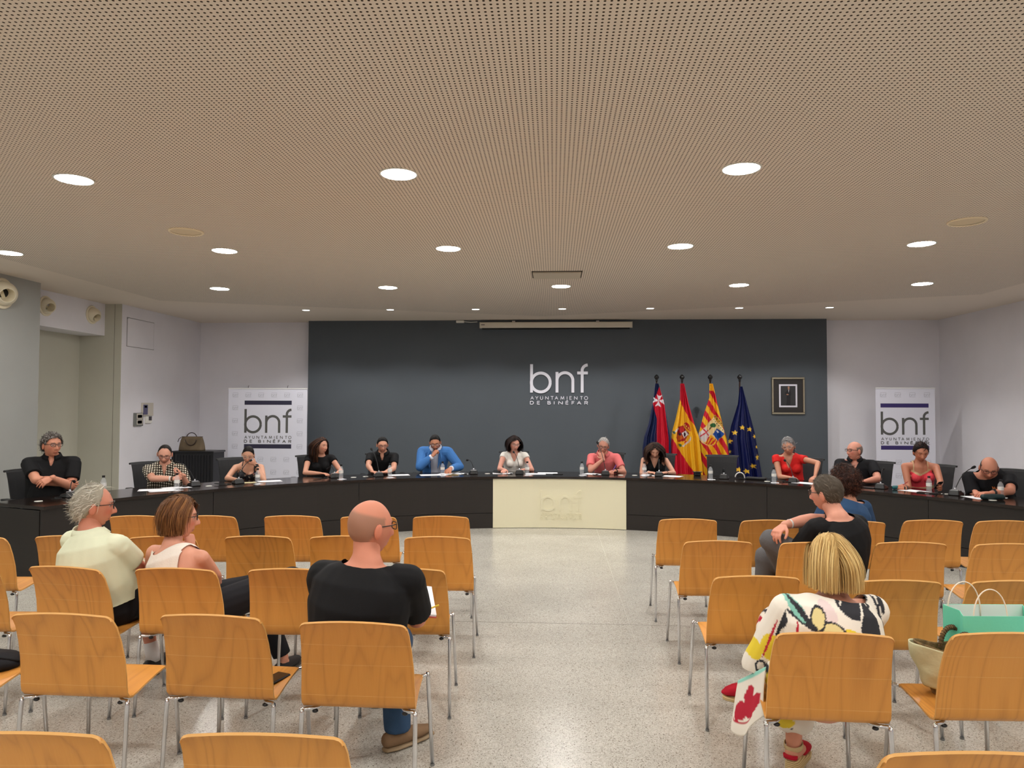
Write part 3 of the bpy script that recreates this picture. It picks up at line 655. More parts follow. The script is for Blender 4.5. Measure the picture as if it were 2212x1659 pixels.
# ================================================================== PEOPLE
def hz(h): a = math.radians(h); return np.array([math.sin(a), math.cos(a), 0.])     # heading 0 = away from the viewer, 90 = right
UP = np.array([0, 0, 1.])
def rotm(h, pitch=0, roll=0):
    """columns: right, forward, up of a head"""
    f = hz(h); r = np.cross(f, UP); p = math.radians(pitch); f2 = f*math.cos(p)+UP*math.sin(p); u2 = np.cross(r, f2); q = math.radians(roll)
    r3 = r*math.cos(q)+u2*math.sin(q); u3 = np.cross(r3, f2); return np.stack([r3, f2, u3], 1)
def G(x, m, s): return np.exp(-((x-m)/s)**2)
_HC = {}
def head_mesh(fem=False, nl=72, nz=54):
    key = (fem, nl)
    if key in _HC: return _HC[key]
    lat = np.linspace(-math.pi/2, math.pi/2, nz+1)[1:-1]; lon = np.arange(nl)*2*math.pi/nl; lo, la = np.meshgrid(lon, lat)
    # denser in front
    lo = lo-.35*np.sin(lo); sx = np.sin(lo)*np.cos(la); sy = np.cos(lo)*np.cos(la); sz = np.sin(la)
    P = np.stack([sx.ravel(), sy.ravel(), sz.ravel()], 1); P = np.vstack([P, [[0, 0, -1.], [0, 0, 1.]]])
    s = np.sign(P)*np.abs(P)**.93; s /= (np.abs(s)**2.15).sum(1)[:, None]**(1/2.15)
    W = .079 if not fem else .075
    x = s[:, 0]*W; y = s[:, 1]*.094; z = s[:, 2]*.118
    lowf = smoothstep(0.01, -.115, z)
    x = x*(1-.30*lowf); back = smoothstep(0, -.03, y)
    y = np.where(y < 0, y*(1-.50*smoothstep(-.02, -.11, z)), y)
    y = y-.004*smoothstep(.03, .10, z)*(y > 0)
    y += .010*smoothstep(-.2, -.9, s[:, 1])*smoothstep(-.05, .05, z)*-1
    fr = smoothstep(.02, .07, y)
    ax = np.abs(x)
    d = .026*G(x, 0, .0105)*np.clip(smoothstep(.022, -.030, z), 0, 1)*smoothstep(-.046, -.036, z)
    d += .010*G(ax, .012, .006)*G(z, -.034, .008)          # nostrils
    d += .006*G(z, .030, .010)*G(ax, .026, .024)-.011*G(ax, .031, .015)*G(z, .010, .012)
    d += .005*G(ax, .042, .016)*G(z, -.025, .02)
    d += .007*G(x, 0, .022)*(G(z, -.061, .006)+G(z, -.074, .007)*1.05)-.003*G(x, 0, .024)*G(z, -.067, .0025)
    d -= .005*G(x, 0, .02)*G(z, -.086, .006)
    d += .010*G(x, 0, .022)*G(z, -.105, .013)
    y = y+d*fr
    V = np.stack([x, y, z], 1); k = nz-1; F = []
    i, j = np.meshgrid(np.arange(k-1), np.arange(nl), indexing='ij'); j2 = (j+1) % nl
    F = np.stack([(i*nl+j), (i+1)*nl+j, (i+1)*nl+j2, (i*nl+j2)], -1).reshape(-1, 4)
    n = k*nl; T = np.array([(n, (a), (a+1) % nl) for a in range(nl)]+[(n+1, (k-1)*nl+(a+1) % nl, (k-1)*nl+a) for a in range(nl)])
    _HC[key] = (V, F, T); return _HC[key]
def hair_field(V, style):
    """signed coverage (metres, >0 = hair) for head-local points"""
    x, y, z = V.T; az = np.degrees(np.arctan2(np.abs(x), y))
    if style == 'full': zs = [.082, .080, .066, .030, .0, .012, .015, -.03, -.062, -.075]
    elif style == 'receding': zs = [.098, .100, .092, .05, .0, .012, .015, -.03, -.062, -.072]
    elif style == 'woman': zs = [.084, .080, .060, .030, .0, -.01, -.03, -.05, -.075, -.085]
    elif style == 'fringe': zs = [.2, .2, .2, .055, .0, .012, .015, -.03, -.062, -.072]
    else: zs = [.2]*10
    zl = np.interp(az, [0, 22, 45, 62, 72, 82, 92, 105, 125, 180], zs); m = z-zl
    if style == 'fringe':
        top = .052+.028*np.clip((az-80)/100, 0, 1); m = np.minimum(m, top-z)
    if style == 'crown':      # full with a bald patch on the crown
        pass
    return m
def ik(S, W, pole, a, b):
    d = W-S; L = np.linalg.norm(d); 
    if L > .985*(a+b): W = S+d*(.985*(a+b)/L); d = W-S; L = np.linalg.norm(d)
    if L < .25*a: L = .25*a
    x = (a*a-b*b+L*L)/2/L; h = math.sqrt(max(1e-6, a*a-x*x)); u = nrm(d); pv = pole-S; pv = nrm(pv-u*(pv@u)); return S+u*x+pv*h, W
def hand_parts(W, D, N, right, curl=.5, spread=.12, k=1.0, point=None, thumb=.5):
    """W wrist, D hand direction, N palm normal"""
    D = nrm(D); N = nrm(N-D*(N@D)); S = np.cross(D, N)*(1 if right else -1)      # S: towards the thumb
    P = []
    P.append(tube([W-D*.02*k, W+D*.012*k, W+D*.045*k, W+D*.085*k], np.array([.024, .028, .037, .040])*k, 12, ry=np.array([.018, .017, .016, .012])*k, side=S, round_ends=True))
    for i, (o, L) in enumerate(((.030, .070), (.010, .078), (-.011, .072), (-.030, .056))):
        c = curl if not isinstance(curl, (list, tuple)) else curl[i]
        p = W+D*(.082-.004*abs(i-1))*k+S*o*k; dr = nrm(D+S*spread*(o/.03)); pts = [p-D*.02*k, p]; seg = np.array([.45, .32, .25])*L*k; a = 0
        for q, s_ in enumerate(seg):
            a += c*(1.0, 1.15, .8)[q]; v = dr*math.cos(a)+N*math.sin(a); p = p+v*s_; pts.append(p)
        P.append(tube(pts, np.array([.0098, .0096, .0088, .0082, .0068])*k, 8, round_ends=True))
    p = W+D*.022*k+S*.024*k; pts = [p-S*.012*k, p]; v = nrm(D*.62+S*.72+N*.25)
    p = p+v*.036*k; pts.append(p); v = nrm(D*(.8)+S*(.5-thumb*.5)+N*(.2+thumb*.5)); p = p+v*.030*k; pts.append(p); v = nrm(D*.8+S*(.2-thumb*.5)+N*(.2+thumb*.6)); p = p+v*.024*k; pts.append(p)
    P.append(tube(pts, np.array([.014, .0135, .0115, .0105, .008])*k, 8, round_ends=True))
    return P
SKIN = mat('skin', (200, 140, 110), rough=.55, vcol=True, sss=.0, bump=.15, bscale=350)
HAIRM = mat('hair', (60, 40, 30), rough=.55, vcol=True, spec=.22)
EYEW = mat('eye_white', (225, 220, 214), rough=.25); EYED = mat('eye_iris', (48, 34, 26), rough=.15)
def seg_info(V, A, B):
    d = B-A; t = ((V-A)@d)/(d@d); tc = np.clip(t, 0, 1); return t, np.linalg.norm(V-(A+tc[:, None]*d), axis=1)
def waves(V, amp, seed, f=1.):
    r = np.random.default_rng(seed); o = np.zeros(len(V))
    for s in (14, 23, 37):
        for _ in range(3):
            k = r.normal(size=3); k = nrm(k)*s*f; o += np.sin(V@k+r.uniform(0, 6.3)+1.5*np.sin(V@(nrm(r.normal(size=3))*s*.6)))*(14/s)
    return o*amp/3
def ribbons(paths, width, normals_from, col, name, parent, base=None, tip=.25, loc=(0, 0, 0), colv=.18):
    """paths (n,k,3) -> one mesh of thin tapering locks"""
    n, k, _ = paths.shape; T = np.gradient(paths, axis=1); T /= np.linalg.norm(T, axis=2, keepdims=True)+1e-9
    O = paths-normals_from; O /= np.linalg.norm(O, axis=2, keepdims=True)+1e-9
    S = np.cross(T, O); S /= np.linalg.norm(S, axis=2, keepdims=True)+1e-9
    w = np.interp(np.linspace(0, 1, k), [0, .15, .7, 1], [.6, 1, .9, tip])[None, :, None]*np.asarray(width).reshape(-1, 1, 1)*.5
    A = paths-S*w; B = paths+S*w; V = np.stack([A, B], 2).reshape(-1, 3)
    i, j = np.meshgrid(np.arange(n), np.arange(k-1), indexing='ij'); b = (i*k+j)*2
    F = np.stack([b, b+1, b+3, b+2], -1).reshape(-1, 4)
    r = RNG.uniform(1-colv, 1+colv, n); c = np.repeat((np.asarray(col) if np.ndim(col) == 2 else np.tile(col, (n, 1)))*r[:, None], k*2, 0)
    return V, F, c
def soften(V, Q, it=5):
    e = np.concatenate([Q[:, [0, 1]], Q[:, [1, 2]], Q[:, [2, 3]], Q[:, [3, 0]]]); es = np.sort(e, 1); u, ix, ct = np.unique(es[:, 0].astype(np.int64)*len(V)+es[:, 1], return_index=True, return_counts=True); b = es[ix[ct == 1]]
    V = V.copy()
    for _ in range(it):
        acc = np.zeros_like(V); n = np.zeros(len(V)); np.add.at(acc, b[:, 0], V[b[:, 1]]); np.add.at(acc, b[:, 1], V[b[:, 0]]); np.add.at(n, b.ravel(), 1); m = n > 0; V[m] = V[m]*.4+.6*acc[m]/n[m, None]
    return V
def comb(gd, c, roots, N0, L, steps, part, vol, end_z, seed=0, wav=0, back=.35, tuck=0, face_open=.035, wfreq=9, push=.9):
    """lay locks over the skull and let them fall.  head-local coordinates"""
    r = np.random.default_rng(seed); n = len(roots); P = roots.copy(); out = [P.copy()]; st = L/steps; st = np.broadcast_to(np.asarray(st), (n,))[:, None]
    side = np.sign(roots[:, 0]-part); side[side == 0] = 1
    off = vol*r.uniform(.45, 1.1, n)[:, None]; d = N0*.6; ph = r.uniform(0, 6.3, n)
    rad = np.array([.076, .098, .120])
    for s in range(steps):
        u = P/rad; nn = u/np.linalg.norm(u, axis=1, keepdims=True)
        hi = smoothstep(-.01, .09, P[:, 2])[:, None]*(s < steps*.6)
        g = gd[None]+hi*np.stack([side*push, -back*2*np.ones(n), np.zeros(n)], 1)
        d = d*.6+g*.4; 
        # slide along the skull
        q = np.linalg.norm(P/(rad+off), axis=1); ins = q < 1.03; dn = (d*nn).sum(1)[:, None]*nn; d = np.where(ins[:, None], d-dn, d)
        d /= np.linalg.norm(d, axis=1, keepdims=True)+1e-9
        P = P+d*st*(.9)
        if wav: P[:, 0] += wav*np.sin(ph+s*wfreq/steps*2)*.5; P[:, 1] += wav*np.cos(ph+s*wfreq/steps*2)*.5
        q = np.linalg.norm(P/(rad+off), axis=1); ins = (q < 1)&(P[:, 2] > -.06); P[ins] = (P/q[:, None])[ins]
        low = P[:, 2] <= -.06; h = np.hypot(P[:, 0]/(.070+off[:, 0]), P[:, 1]/(.085+off[:, 0])); inn = low & (h < 1); P[inn, :2] /= h[inn, None]
        # keep the face clear
        fc = (P[:, 1] > .03)&(np.abs(P[:, 0]) < face_open+.03)&(P[:, 2] < .07); P[fc, 0] = side[fc]*(face_open+.033+off[fc, 0]*.3)
        if tuck: P[low, :2] *= (1-tuck)
        h_ = P@gd+end_z-r.uniform(0, .012, n); ov = h_ > 0; P[ov] -= h_[ov, None]*gd
        out.append(P.copy())
    return np.stack(out, 1)
def person(label, head, hip, look, body_h, cat='person', fem=False, girth=1., sc=1., skin=(203, 146, 116), hair=None, shirt=None, pants=None, glasses=None,
           rh=None, lh=None, relb=None, lelb=None, rkw={}, lkw={}, legs=None, shoes=(30, 28, 28), vox=.0115, shoulder_h=None, neck_fwd=0, brow=(60, 45, 38), beard=None, sleeve=.62, big_face=1., headsc=1., watch=None, lean_side=0, sh_drop=.0, nup=.0, bodyonly=False, shoulder_w=1.):
    """head/hip: world points of the head centre and of the hip centre.  look=(heading,pitch,roll)"""
    head = np.array(head, float); hip = np.array(hip, float); root = empty('person', (hip[0], hip[1], 0), label, cat); L0 = -np.array([hip[0], hip[1], 0])
    RH = rotm(*look); F = hz(body_h); Rr = np.cross(F, UP); Fs = hz(shoulder_h if shoulder_h is not None else body_h); Rs = np.cross(Fs, UP); Rs = nrm(Rs+UP*lean_side)
    hs = headsc*(.97 if fem else 1.)
    # neck base below and behind the head
    t0 = nrm(head-hip); N = head-UP*(.148*hs-nup)-Fs*(.045+neck_fwd+nup*.5)
    tu = nrm(N-hip); tf = nrm(Fs-tu*(Fs@tu))
    sw = (.165 if fem else .19)*sc*shoulder_w; k = sc; g = girth
    SR = N-tu*(.066+sh_drop)+Rs*sw+tf*.01; SL = N-tu*(.066+sh_drop)-Rs*sw+tf*.01
    ua, fa = .285*k, .255*k
    fl = {'r': rh, 'l': lh}; arms = {}
    for s, S_, h_, e_ in (('r', SR, rh, relb), ('l', SL, lh, lelb)):
        sg_ = 1 if s == 'r' else -1
        if h_ is None: h_ = S_+F*.30-UP*.35+Rs*sg_*.02
        if e_ is None: e_ = S_-UP*.4+Rs*sg_*.25-F*.05
        E_, W_ = ik(S_, np.array(h_, float), np.array(e_, float), ua, fa); arms[s] = (S_, E_, W_)
    # torso rings
    wr = np.array([.165, .168, .150, .150, .160, .168, .135, .075])*k*(np.array([1, 1, g, g, g, .5+.5*g, 1, 1])); dr = np.array([.120, .120, .108, .110, .118, .112, .085, .062])*k*np.array([g, g, g**1.6, g**1.6, g**1.2, .5+.5*g, 1, 1])
    if fem: wr *= np.array([1.02, 1.0, .86, .86, .90, .88, .9, .82]); dr *= np.array([1, .95, .85, .85, .92, .9, .9, .82])
    tt = np.array([-.10, .0, .22, .40, .60, .80, .93, 1.0]); tl = np.linalg.norm(N-hip); bend = (np.sin(np.clip(tt, 0, 1)*math.pi)*.035)[:, None]
    tp = hip+tu*(tt*tl)[:, None]-tf*bend*1.; tp[-1] = N; sd = np.array([nrm(Rr*(1-q)+Rs*q) for q in np.clip(tt, 0, 1)])
    neckr = .047 if fem else .058
    hb = head+RH@np.array([0, -.012, -.055])*hs
    def torso(gr, nk=True):
        o = [tube(tp, wr+gr, 20, ry=dr+gr, side=sd, round_ends=True)]
        if fem:
            for s in (-1, 1): V, F_ = ellipsoid(14); c_ = hip+tu*tl*.64+tf*(.072*k)+Rs*s*.070*k; o.append((V*(.054+gr*.6)*k+c_, F_))
        if g > 1.15: V, F_ = ellipsoid(14); o.append((V*np.array([1, 1, 1])*(.13*g+gr)+hip+tu*tl*.28+tf*.05*g, F_))
        return o
    parts = torso(0)
    parts.append(tube([N-tu*.06, N, N*.5+hb*.5, hb], np.array([neckr+.03, neckr+.008, neckr, neckr+.002])*k, 14, round_ends=True))
    for s in 'rl':
        S_, E_, W_ = arms[s]; in_ = N-tu*.045+(S_-N)*.3
        parts.append(tube([in_, in_*.4+S_*.6+UP*.004, S_], np.array([.055, .053, .051])*k*(.85 if fem else 1), 12, round_ends=True))
        au = .5+.5*g; m_ = (.84 if fem else 1.)*k*au
        parts.append(tube([S_, S_*.6+E_*.4, E_], np.array([.051, .048, .040])*m_, 12, round_ends=True)); parts.append(tube([E_, E_*.65+W_*.35, W_*.85+E_*.15, W_], np.array([.041, .041, .028, .025])*m_, 12, round_ends=True))
    # legs
    hr, hl_ = hip+Rr*.095*k-UP*.02, hip-Rr*.095*k-UP*.02
    if legs is None: legs = {}
    LG = {}
    for s, h_ in (('r', hr), ('l', hl_)):
        sg_ = 1 if s == 'r' else -1
        kn, an, to = legs.get(s, (None, None, None))
        kn = h_+F*.42*k+Rr*sg_*.05-UP*.02 if kn is None else np.array(kn, float); an = np.array([kn[0], kn[1], .09])+F*(-.02) if an is None else np.array(an, float)
        to = F*1. if to is None else np.array(to, float); LG[s] = (h_, kn, an, nrm(to))
        lg = .6+.4*g
        parts.append(tube([h_, h_*.5+kn*.5, kn], np.array([.088, .076, .056])*k*lg, 14, round_ends=True)); parts.append(tube([kn, kn*.68+an*.32, an*.85+kn*.15, an], np.array([.055, .054, .037, .035])*k, 12, round_ends=True))
        ft = nrm(to); heel = an-ft*.03-UP*.045; parts.append(tube([heel, an+ft*.03-UP*.045, an+ft*.13-UP*.065], np.array([.033, .038, .03])*k, 12, ry=np.array([.028, .03, .018])*k, side=np.cross(ft, UP), round_ends=True))
    BV, BF, BN = remesh(parts, vox, 4)
    if pants:   # keep the hips well inside the clothes
        t_h = ((BV-hip)@tu)/tl; w_h = smoothstep(.30, .22, np.linalg.norm(BV-hip, axis=1))*smoothstep(.30, .12, t_h); BV = BV-BN*(.022*w_h)[:, None]
    sk = np.array(lin(skin)[:3]); col = np.tile(sk, (len(BV), 1)); Vs = [BV]; Qs = [BF]; Ts = []; MI = [np.zeros(len(BF), int)]; Cs = [col]; n = len(BV); TM = []
    def addq(V, Q, c, mi=0):
        nonlocal n
        Vs.append(V); Qs.append(np.asarray(Q)+n); MI.append(np.full(len(Q), mi)); Cs.append(np.broadcast_to(c, (len(V), 3)).copy()); n += len(V)
    # hands
    for s, kw in (('r', rkw), ('l', lkw)):
        S_, E_, W_ = arms[s]; D = np.array(kw.get('D', W_-E_), float); Nn = np.array(kw.get('N', -UP), float)
        hv, hf, _ = remesh(hand_parts(W_, D, Nn, s == 'r', kw.get('curl', .45), kw.get('spread', .12), (.92 if fem else 1.02)*k, thumb=kw.get('thumb', .5)), .0052, 2); addq(hv, hf, sk*np.array([1.02, .95, .93]))
    # head
    HV, HF, HT = head_mesh(fem); c = np.tile(sk, (len(HV), 1)); x, y, z = HV.T
    fr = smoothstep(.03, .06, y)
    lip = np.clip(G(x, 0, .022)*(G(z, -.061, .0055)+G(z, -.074, .006)), 0, 1)*fr; c = c*(1-lip[:, None]*.6)+sk*np.array([.85, .45, .45])*lip[:, None]*.6
    ml = G(z, -.0672, .0022)*smoothstep(.027, .020, np.abs(x))*fr; c = c*(1-.55*ml[:, None])
    nh = G(np.abs(x), .008, .004)*G(z, -.041, .004)*fr; c = c*(1-.5*nh[:, None])
    ck = G(np.abs(x), .045, .018)*G(z, -.025, .02)*fr; c = c*(1-.25*ck[:, None]*np.array([0, 1, 1])); c = c*(1-.15*(G(x, 0, .012)*G(z, -.035, .015)*fr)[:, None]*np.array([0, 1, 1]))
    eb = G(z, .031+.004*np.cos(np.abs(x)*60), .0042)*smoothstep(.011, .016, np.abs(x))*smoothstep(.052, .045, np.abs(x))*fr; bc = np.array(lin(brow)[:3]); c = c*(1-.8*eb[:, None])+bc*.8*eb[:, None]
    so = G(np.abs(x), .031, .014)*G(z, .012, .010)*fr; c = c*(1-.22*so[:, None])
    if beard:
        b_c, b_a = np.array(lin(beard[0])[:3]), beard[1]; az = np.degrees(np.arctan2(np.abs(x), y))
        m = smoothstep(-.045, -.058, z-.0007*np.clip(az-20, 0, 60))*smoothstep(100, 85, az); m = m*(1-lip)
        c = c*(1-m[:, None]*b_a)+b_c*m[:, None]*b_a
    st = (hair or {}).get('style', 'none'); hm = hair_field(HV, st); hc = np.array(lin((hair or {}).get('col', (60, 40, 30)))[:3])
    if st != 'none':
        a_ = smoothstep(-.006, .012, hm)*(hair.get('stubble', .9)); c = c*(1-a_[:, None])+hc*a_[:, None]
    HW = head+(HV*hs)@RH.T
    m0 = n; Vs.append(HW); Qs.append(HF+n); MI.append(np.zeros(len(HF), int)); Cs.append(c); TQ = HT+n; n += len(HV)
    # ears
    for s in (-1, 1):
        V, F_ = ellipsoid(12); V = V*np.array([.009, .019, .033]); V[:, 0] += s*.004*np.cos(V[:, 1]*80)*np.sign(s)*s*1; V[:, 1] -= .25*V[:, 2]*-1*.3
        V = V+np.array([s*(.080 if not fem else .076), -.004, -.008]); F4 = np.array([f for f in F_ if len(f) == 4]); addq(head+(V*hs)@RH.T, F4, sk*np.array([1.0, .86, .82]))
    for s in (-1, 1):
        V, F_ = ellipsoid(12); F4 = np.array([f for f in F_ if len(f) == 4]); dn_ = look[1] < -10
        addq(head+((V*np.array([.0130, .010, .0065])+np.array([s*.031, .0735, .0085]))*hs)@RH.T, F4, (.8, .8, .8), 1)
        addq(head+((V*np.array([.0058, .0040, .0058])+np.array([s*.031, .0808, .0080 if not dn_ else .0045]))*hs)@RH.T, F4, (.1, .1, .1), 2)
        addq(head+((V*np.array([.0150, .0125, .0085])+np.array([s*.031, .0735, .0150 if not dn_ else .0105]))*hs)@RH.T, F4, sk*np.array([.86, .72, .70]), 0)
        addq(head+((V*np.array([.0140, .0105, .0050])+np.array([s*.031, .0735, .0005]))*hs)@RH.T, F4, sk*np.array([.92, .82, .8]), 0)
    V = np.concatenate(Vs)+L0; Q = np.concatenate(Qs); C = np.concatenate(Cs); mi = np.concatenate(MI+[np.zeros(len(TQ), int)])
    bo = mk('body', V, [Q, TQ], [SKIN, EYEW, EYED], root, True, col=C, midx=mi)
    # ---------------- hair
    if st != 'none' and hair.get('shell', True):
        th = hair.get('th', .008); m = np.clip(hm, -1, 1); a_ = smoothstep(0, .016, m)
        Nn = HV/np.array([.074**2, .094**2, .118**2]); Nn /= np.linalg.norm(Nn, axis=1)[:, None]
        bump = 1+.25*np.sin(HV[:, 0]*300+HV[:, 2]*90)*np.sin(HV[:, 1]*210)
        top = hair.get('top', 1.)*smoothstep(.02, .11, HV[:, 2])+1*(1-smoothstep(.02, .11, HV[:, 2]))
        V2 = HV+Nn*(th*a_*top*bump-.002*(1-a_))[:, None]
        kv, kf, us = keep(V2, HF, m > -.004); cap = np.array([t for t in HT if (m[t] > -.004).all()]); 
        F_all = [kf]; 
        if len(cap): 
            inv = {int(u): i for i, u in enumerate(us)}; F_all.append(np.array([[inv[int(q)] if int(q) in inv else 0 for q in t] for t in cap if all(int(q) in inv for q in t)] or [[0, 0, 0]]))
            # add pole vertices
            pv = [q for q in (len(HV)-1,)]; kv = np.vstack([kv, V2[pv]]); base = len(kv)-1
            ringt = [t for t in HT if t[0] == len(HV)-1 and int(t[1]) in inv and int(t[2]) in inv]; F_all = [kf]+([np.array([[base, inv[int(t[1])], inv[int(t[2])]] for t in ringt])] if ringt else [])
        W_ = head+(kv*hs)@RH.T+L0; ho = mk('hair', W_, F_all, HAIRM, root, True, col=np.tile(hc*hair.get('base', .8), (len(kv), 1)))
        if hair.get('locks'):
            q = hair['locks']; rr = np.random.default_rng(q.get('seed', 3)); ok = np.where((hm > q.get('min', .002)) & ((HV[:, 2] > q.get('zmin', -1)) | (rr.random(len(HV)) < .3)))[0]; ids = rr.choice(ok, q['n']); rt = HV[ids]+Nn[ids]*.004+rr.normal(0, .005, (q['n'], 3)); nn = Nn[ids]
            kd = q.get('kind', 'fall')
            if kd == 'fall': P_ = comb(RH.T@(-UP), None, rt, nn, q['L']*rr.uniform(.85, 1.1, q['n']), q.get('steps', 14), q.get('part', 0), q.get('vol', .012), q['end'], q.get('seed', 1), q.get('wav', 0), q.get('back', .35), q.get('tuck', 0), q.get('open', .035), q.get('wfreq', 9), q.get('push', .8))
            elif kd == 'short':   # short locks lying along the skull
                stp = 5; P_ = [rt]; p = rt.copy(); sw_ = np.array(q.get('dir', (0, -.5, -.6))); dd = np.tile(sw_, (q['n'], 1))+rr.normal(0, q.get('mess', .35), (q['n'], 3))
                for i in range(stp):
                    n_ = p/np.array([.074, .094, .118])**2; n_ /= np.linalg.norm(n_, axis=1)[:, None]; d_ = dd-n_*(dd*n_).sum(1)[:, None]+n_*q.get('lift', .25); d_ /= np.linalg.norm(d_, axis=1)[:, None]; p = p+d_*q['L']/stp; P_.append(p.copy())
                P_ = np.stack(P_, 1)
            else:                  # curls
                stp = 15; t_ = np.linspace(0, 1, stp); Lr = q['L']*rr.uniform(.55, 1.1, q['n']); rad = q.get('r', .009)*rr.uniform(.7, 1.2, q['n']); dirn = nn+np.array([0, -.1, -.25])+rr.normal(0, .25, nn.shape); dirn /= np.linalg.norm(dirn, axis=1)[:, None]
                a1 = np.cross(dirn, rr.normal(size=dirn.shape)); a1 /= np.linalg.norm(a1, axis=1)[:, None]; a2 = np.cross(dirn, a1); ph = rr.uniform(0, 6.3, q['n'])[:, None]; an_ = ph+t_[None]*q.get('turns', 2.6)*6.28
                P_ = rt[:, None]+dirn[:, None]*(Lr[:, None]*t_[None])[..., None]+a1[:, None]*(rad[:, None]*np.cos(an_))[..., None]+a2[:, None]*(rad[:, None]*np.sin(an_))[..., None]; P_[:, :, 2] -= (t_**2)[None]*Lr[:, None]*.25
            cc = np.tile(hc, (q['n'], 1)); 
            if q.get('col2') is not None: w2 = (rr.random(q['n']) < q.get('p2', .4))[:, None]; cc = np.where(w2, np.array(lin(q['col2'])[:3]), cc)
            PW = head+(P_*hs)@RH.T+L0; v_, f_, c_ = ribbons(PW, np.full(q['n'], q.get('w', .005))*rr.uniform(.7, 1.3, q['n']), head+L0, cc, 'locks', root, colv=q.get('cv', .2))
            lo_ = mk('locks', v_, f_, HAIRM, ho, True, col=c_); lo_['kind'] = 'stuff'
        if hair.get('tail'):    # pony tail
            pts = [head+RH@(np.array(p_)*hs)+L0 for p_ in hair['tail']]; v_, f_ = tube(bez(pts, 5), np.interp(np.linspace(0, 1, 5*(len(pts)-1)+1), [0, .3, 1], [.018, .026, .010]), 10); mk('pony_tail', v_, f_, HAIRM, ho, True, col=np.tile(hc, (len(v_), 1)))
    # ---------------- glasses
    if glasses:
        fc, rnd = glasses; gm = mat('frame_%d_%d_%d' % tuple(fc), fc, rough=.3); mb = MB(); lw, lh2 = .024, (.021 if rnd else .016); yy = .101
        for s in (-1, 1):
            a = np.linspace(0, 2*math.pi, 21); e = 1 if rnd else .6; cx = np.sign(np.cos(a))*np.abs(np.cos(a))**e*lw; cz = np.sign(np.sin(a))*np.abs(np.sin(a))**e*lh2; pts = np.stack([s*.033+cx, yy-.12*np.abs(np.abs(s*.033+cx)-.033)*0-.25*np.maximum(0, np.abs(s*.033+cx)-.04), .010+cz], 1)
            mb.tube(pts, .0021, 6, cap=False); mb.tube([(s*.056, yy-.004, .018), (s*.076, .06, .016), (s*.080, .0, .012), (s*.079, -.012, -.006)], .0022, 6)
        mb.tube([(-.010, yy, .014), (0, yy+.003, .017), (.010, yy, .014)], .002, 6); go = mb.build('glasses', gm, root, True, xf=lambda v: head+(v*hs)@RH.T+L0)
        mb = MB()
        for s in (-1, 1): mb.ell((s*.033, yy-.001, .010), (lw, .0012, lh2), 12); 
        lo = mb.build('lens', M_lens, go, True, xf=lambda v: head+(v*hs)@RH.T+L0)
    # ---------------- clothes
    tl_ = tl
    def torso_coord(V): return ((V-hip)@tu)/tl_, (V-hip)@Rs, (V-hip)@tf
    def shirt_make(sp, nm='shirt'):
        gr = sp.get('loose', .012); sl = sp.get('sleeve', .6); parts = torso(gr+.004)
        for s in 'rl':
            S_, E_, W_ = arms[s]; in_ = N-tu*.045+(S_-N)*.3; au = .5+.5*g; m_ = (.84 if fem else 1.)*k*au
            parts.append(tube([in_-tu*.01, in_*.4+S_*.6, S_], np.array([.056, .054, .053])*k*(.85 if fem else 1)+gr*.8, 12, round_ends=True))
            if sl > 0:
                q = min(sl, 1.); Em = S_+(E_-S_)*q; parts.append(tube([S_, S_*.5+Em*.5, Em], np.array([.052*m_+gr*.7, (.051)*m_+gr*.9, (.047)*m_+gr*(1.25 if sl < 1 else 1.0)]), 14, round_ends=sl >= 1))
                if sl > 1: Wm = E_+(W_-E_)*(sl-1); parts.append(tube([E_, E_*.5+Wm*.5, Wm], np.array([.044, .042, .036])*m_+gr, 12))
        if sp.get('hem', 0): pass
        V, Q, Nn = remesh(parts, sp.get('vox', min(vox, .009)), sp.get('smooth', 3))
        w = waves(V-hip, sp.get('fold', .004), sp.get('seed', 5)); V = V+Nn*w[:, None]
        t, xs, ys = torso_coord(V); kp = t > sp.get('bottom', -.06)
        # neckline
        dn = np.linalg.norm(V-N, axis=1); fwd = ys-((N-hip)@tf)
        nk = sp.get('neck', 'crew'); hN = (V-N)@tu; rd0 = np.linalg.norm((V-N)-hN[:, None]*tu, axis=1); rdn = (rd0 < .125) & (hN > .55*np.maximum(0, rd0-.072)-.035)
        if nk == 'crew': kp &= ~((hN > .014-.034*np.clip(fwd/.06, 0, 1.2)) & rdn)
        elif nk == 'polo': kp &= ~((hN > .012-.01*np.clip(fwd/.06, -1, 1)) & rdn); kp &= ~((fwd > .02) & (hN > -.10) & (np.abs(xs-((N-hip)@Rs)) < .028*(hN+.10)/.10))
        elif nk == 'v': kp &= ~((hN > -.004) & rdn); kp &= ~((fwd > .0) & (np.abs(xs-((N-hip)@Rs)) < .06*(hN+sp.get('vd', .15))/sp.get('vd', .15)))
        elif nk == 'scoop': xc = (xs-((N-hip)@Rs)); kp &= ~(((xc/sp.get('sw', .085))**2+((fwd-.01)/.115)**2 < 1) & (hN > -.09)); kp &= ~((hN > .004) & rdn)
        elif nk == 'cami': xc = np.abs(xs-((N-hip)@Rs)); kp &= ~((hN > np.where(fwd > .0, -.125+.10*xc/.10*.5, -.15)) & ~((np.abs(xc-.078) < .008)))
        if nk in ('cami', 'tank') or sl == 0:
            for s in 'rl':
                S_ = arms[s][0]; sg_ = 1 if s == 'r' else -1; xs2 = ((V-N)@Rs)*sg_
                kp &= ~((np.linalg.norm(V-S_, axis=1) < sp.get('ar', .082)*k) | (xs2 > sw*sp.get('arm', .80)+.25*np.maximum(0, -hN-.07))|((xs2 > sw*.8) & (hN > -.04)))
        V2, Q2, us = keep(V, Q, kp); V2 = soften(V2, Q2)
        colr = None
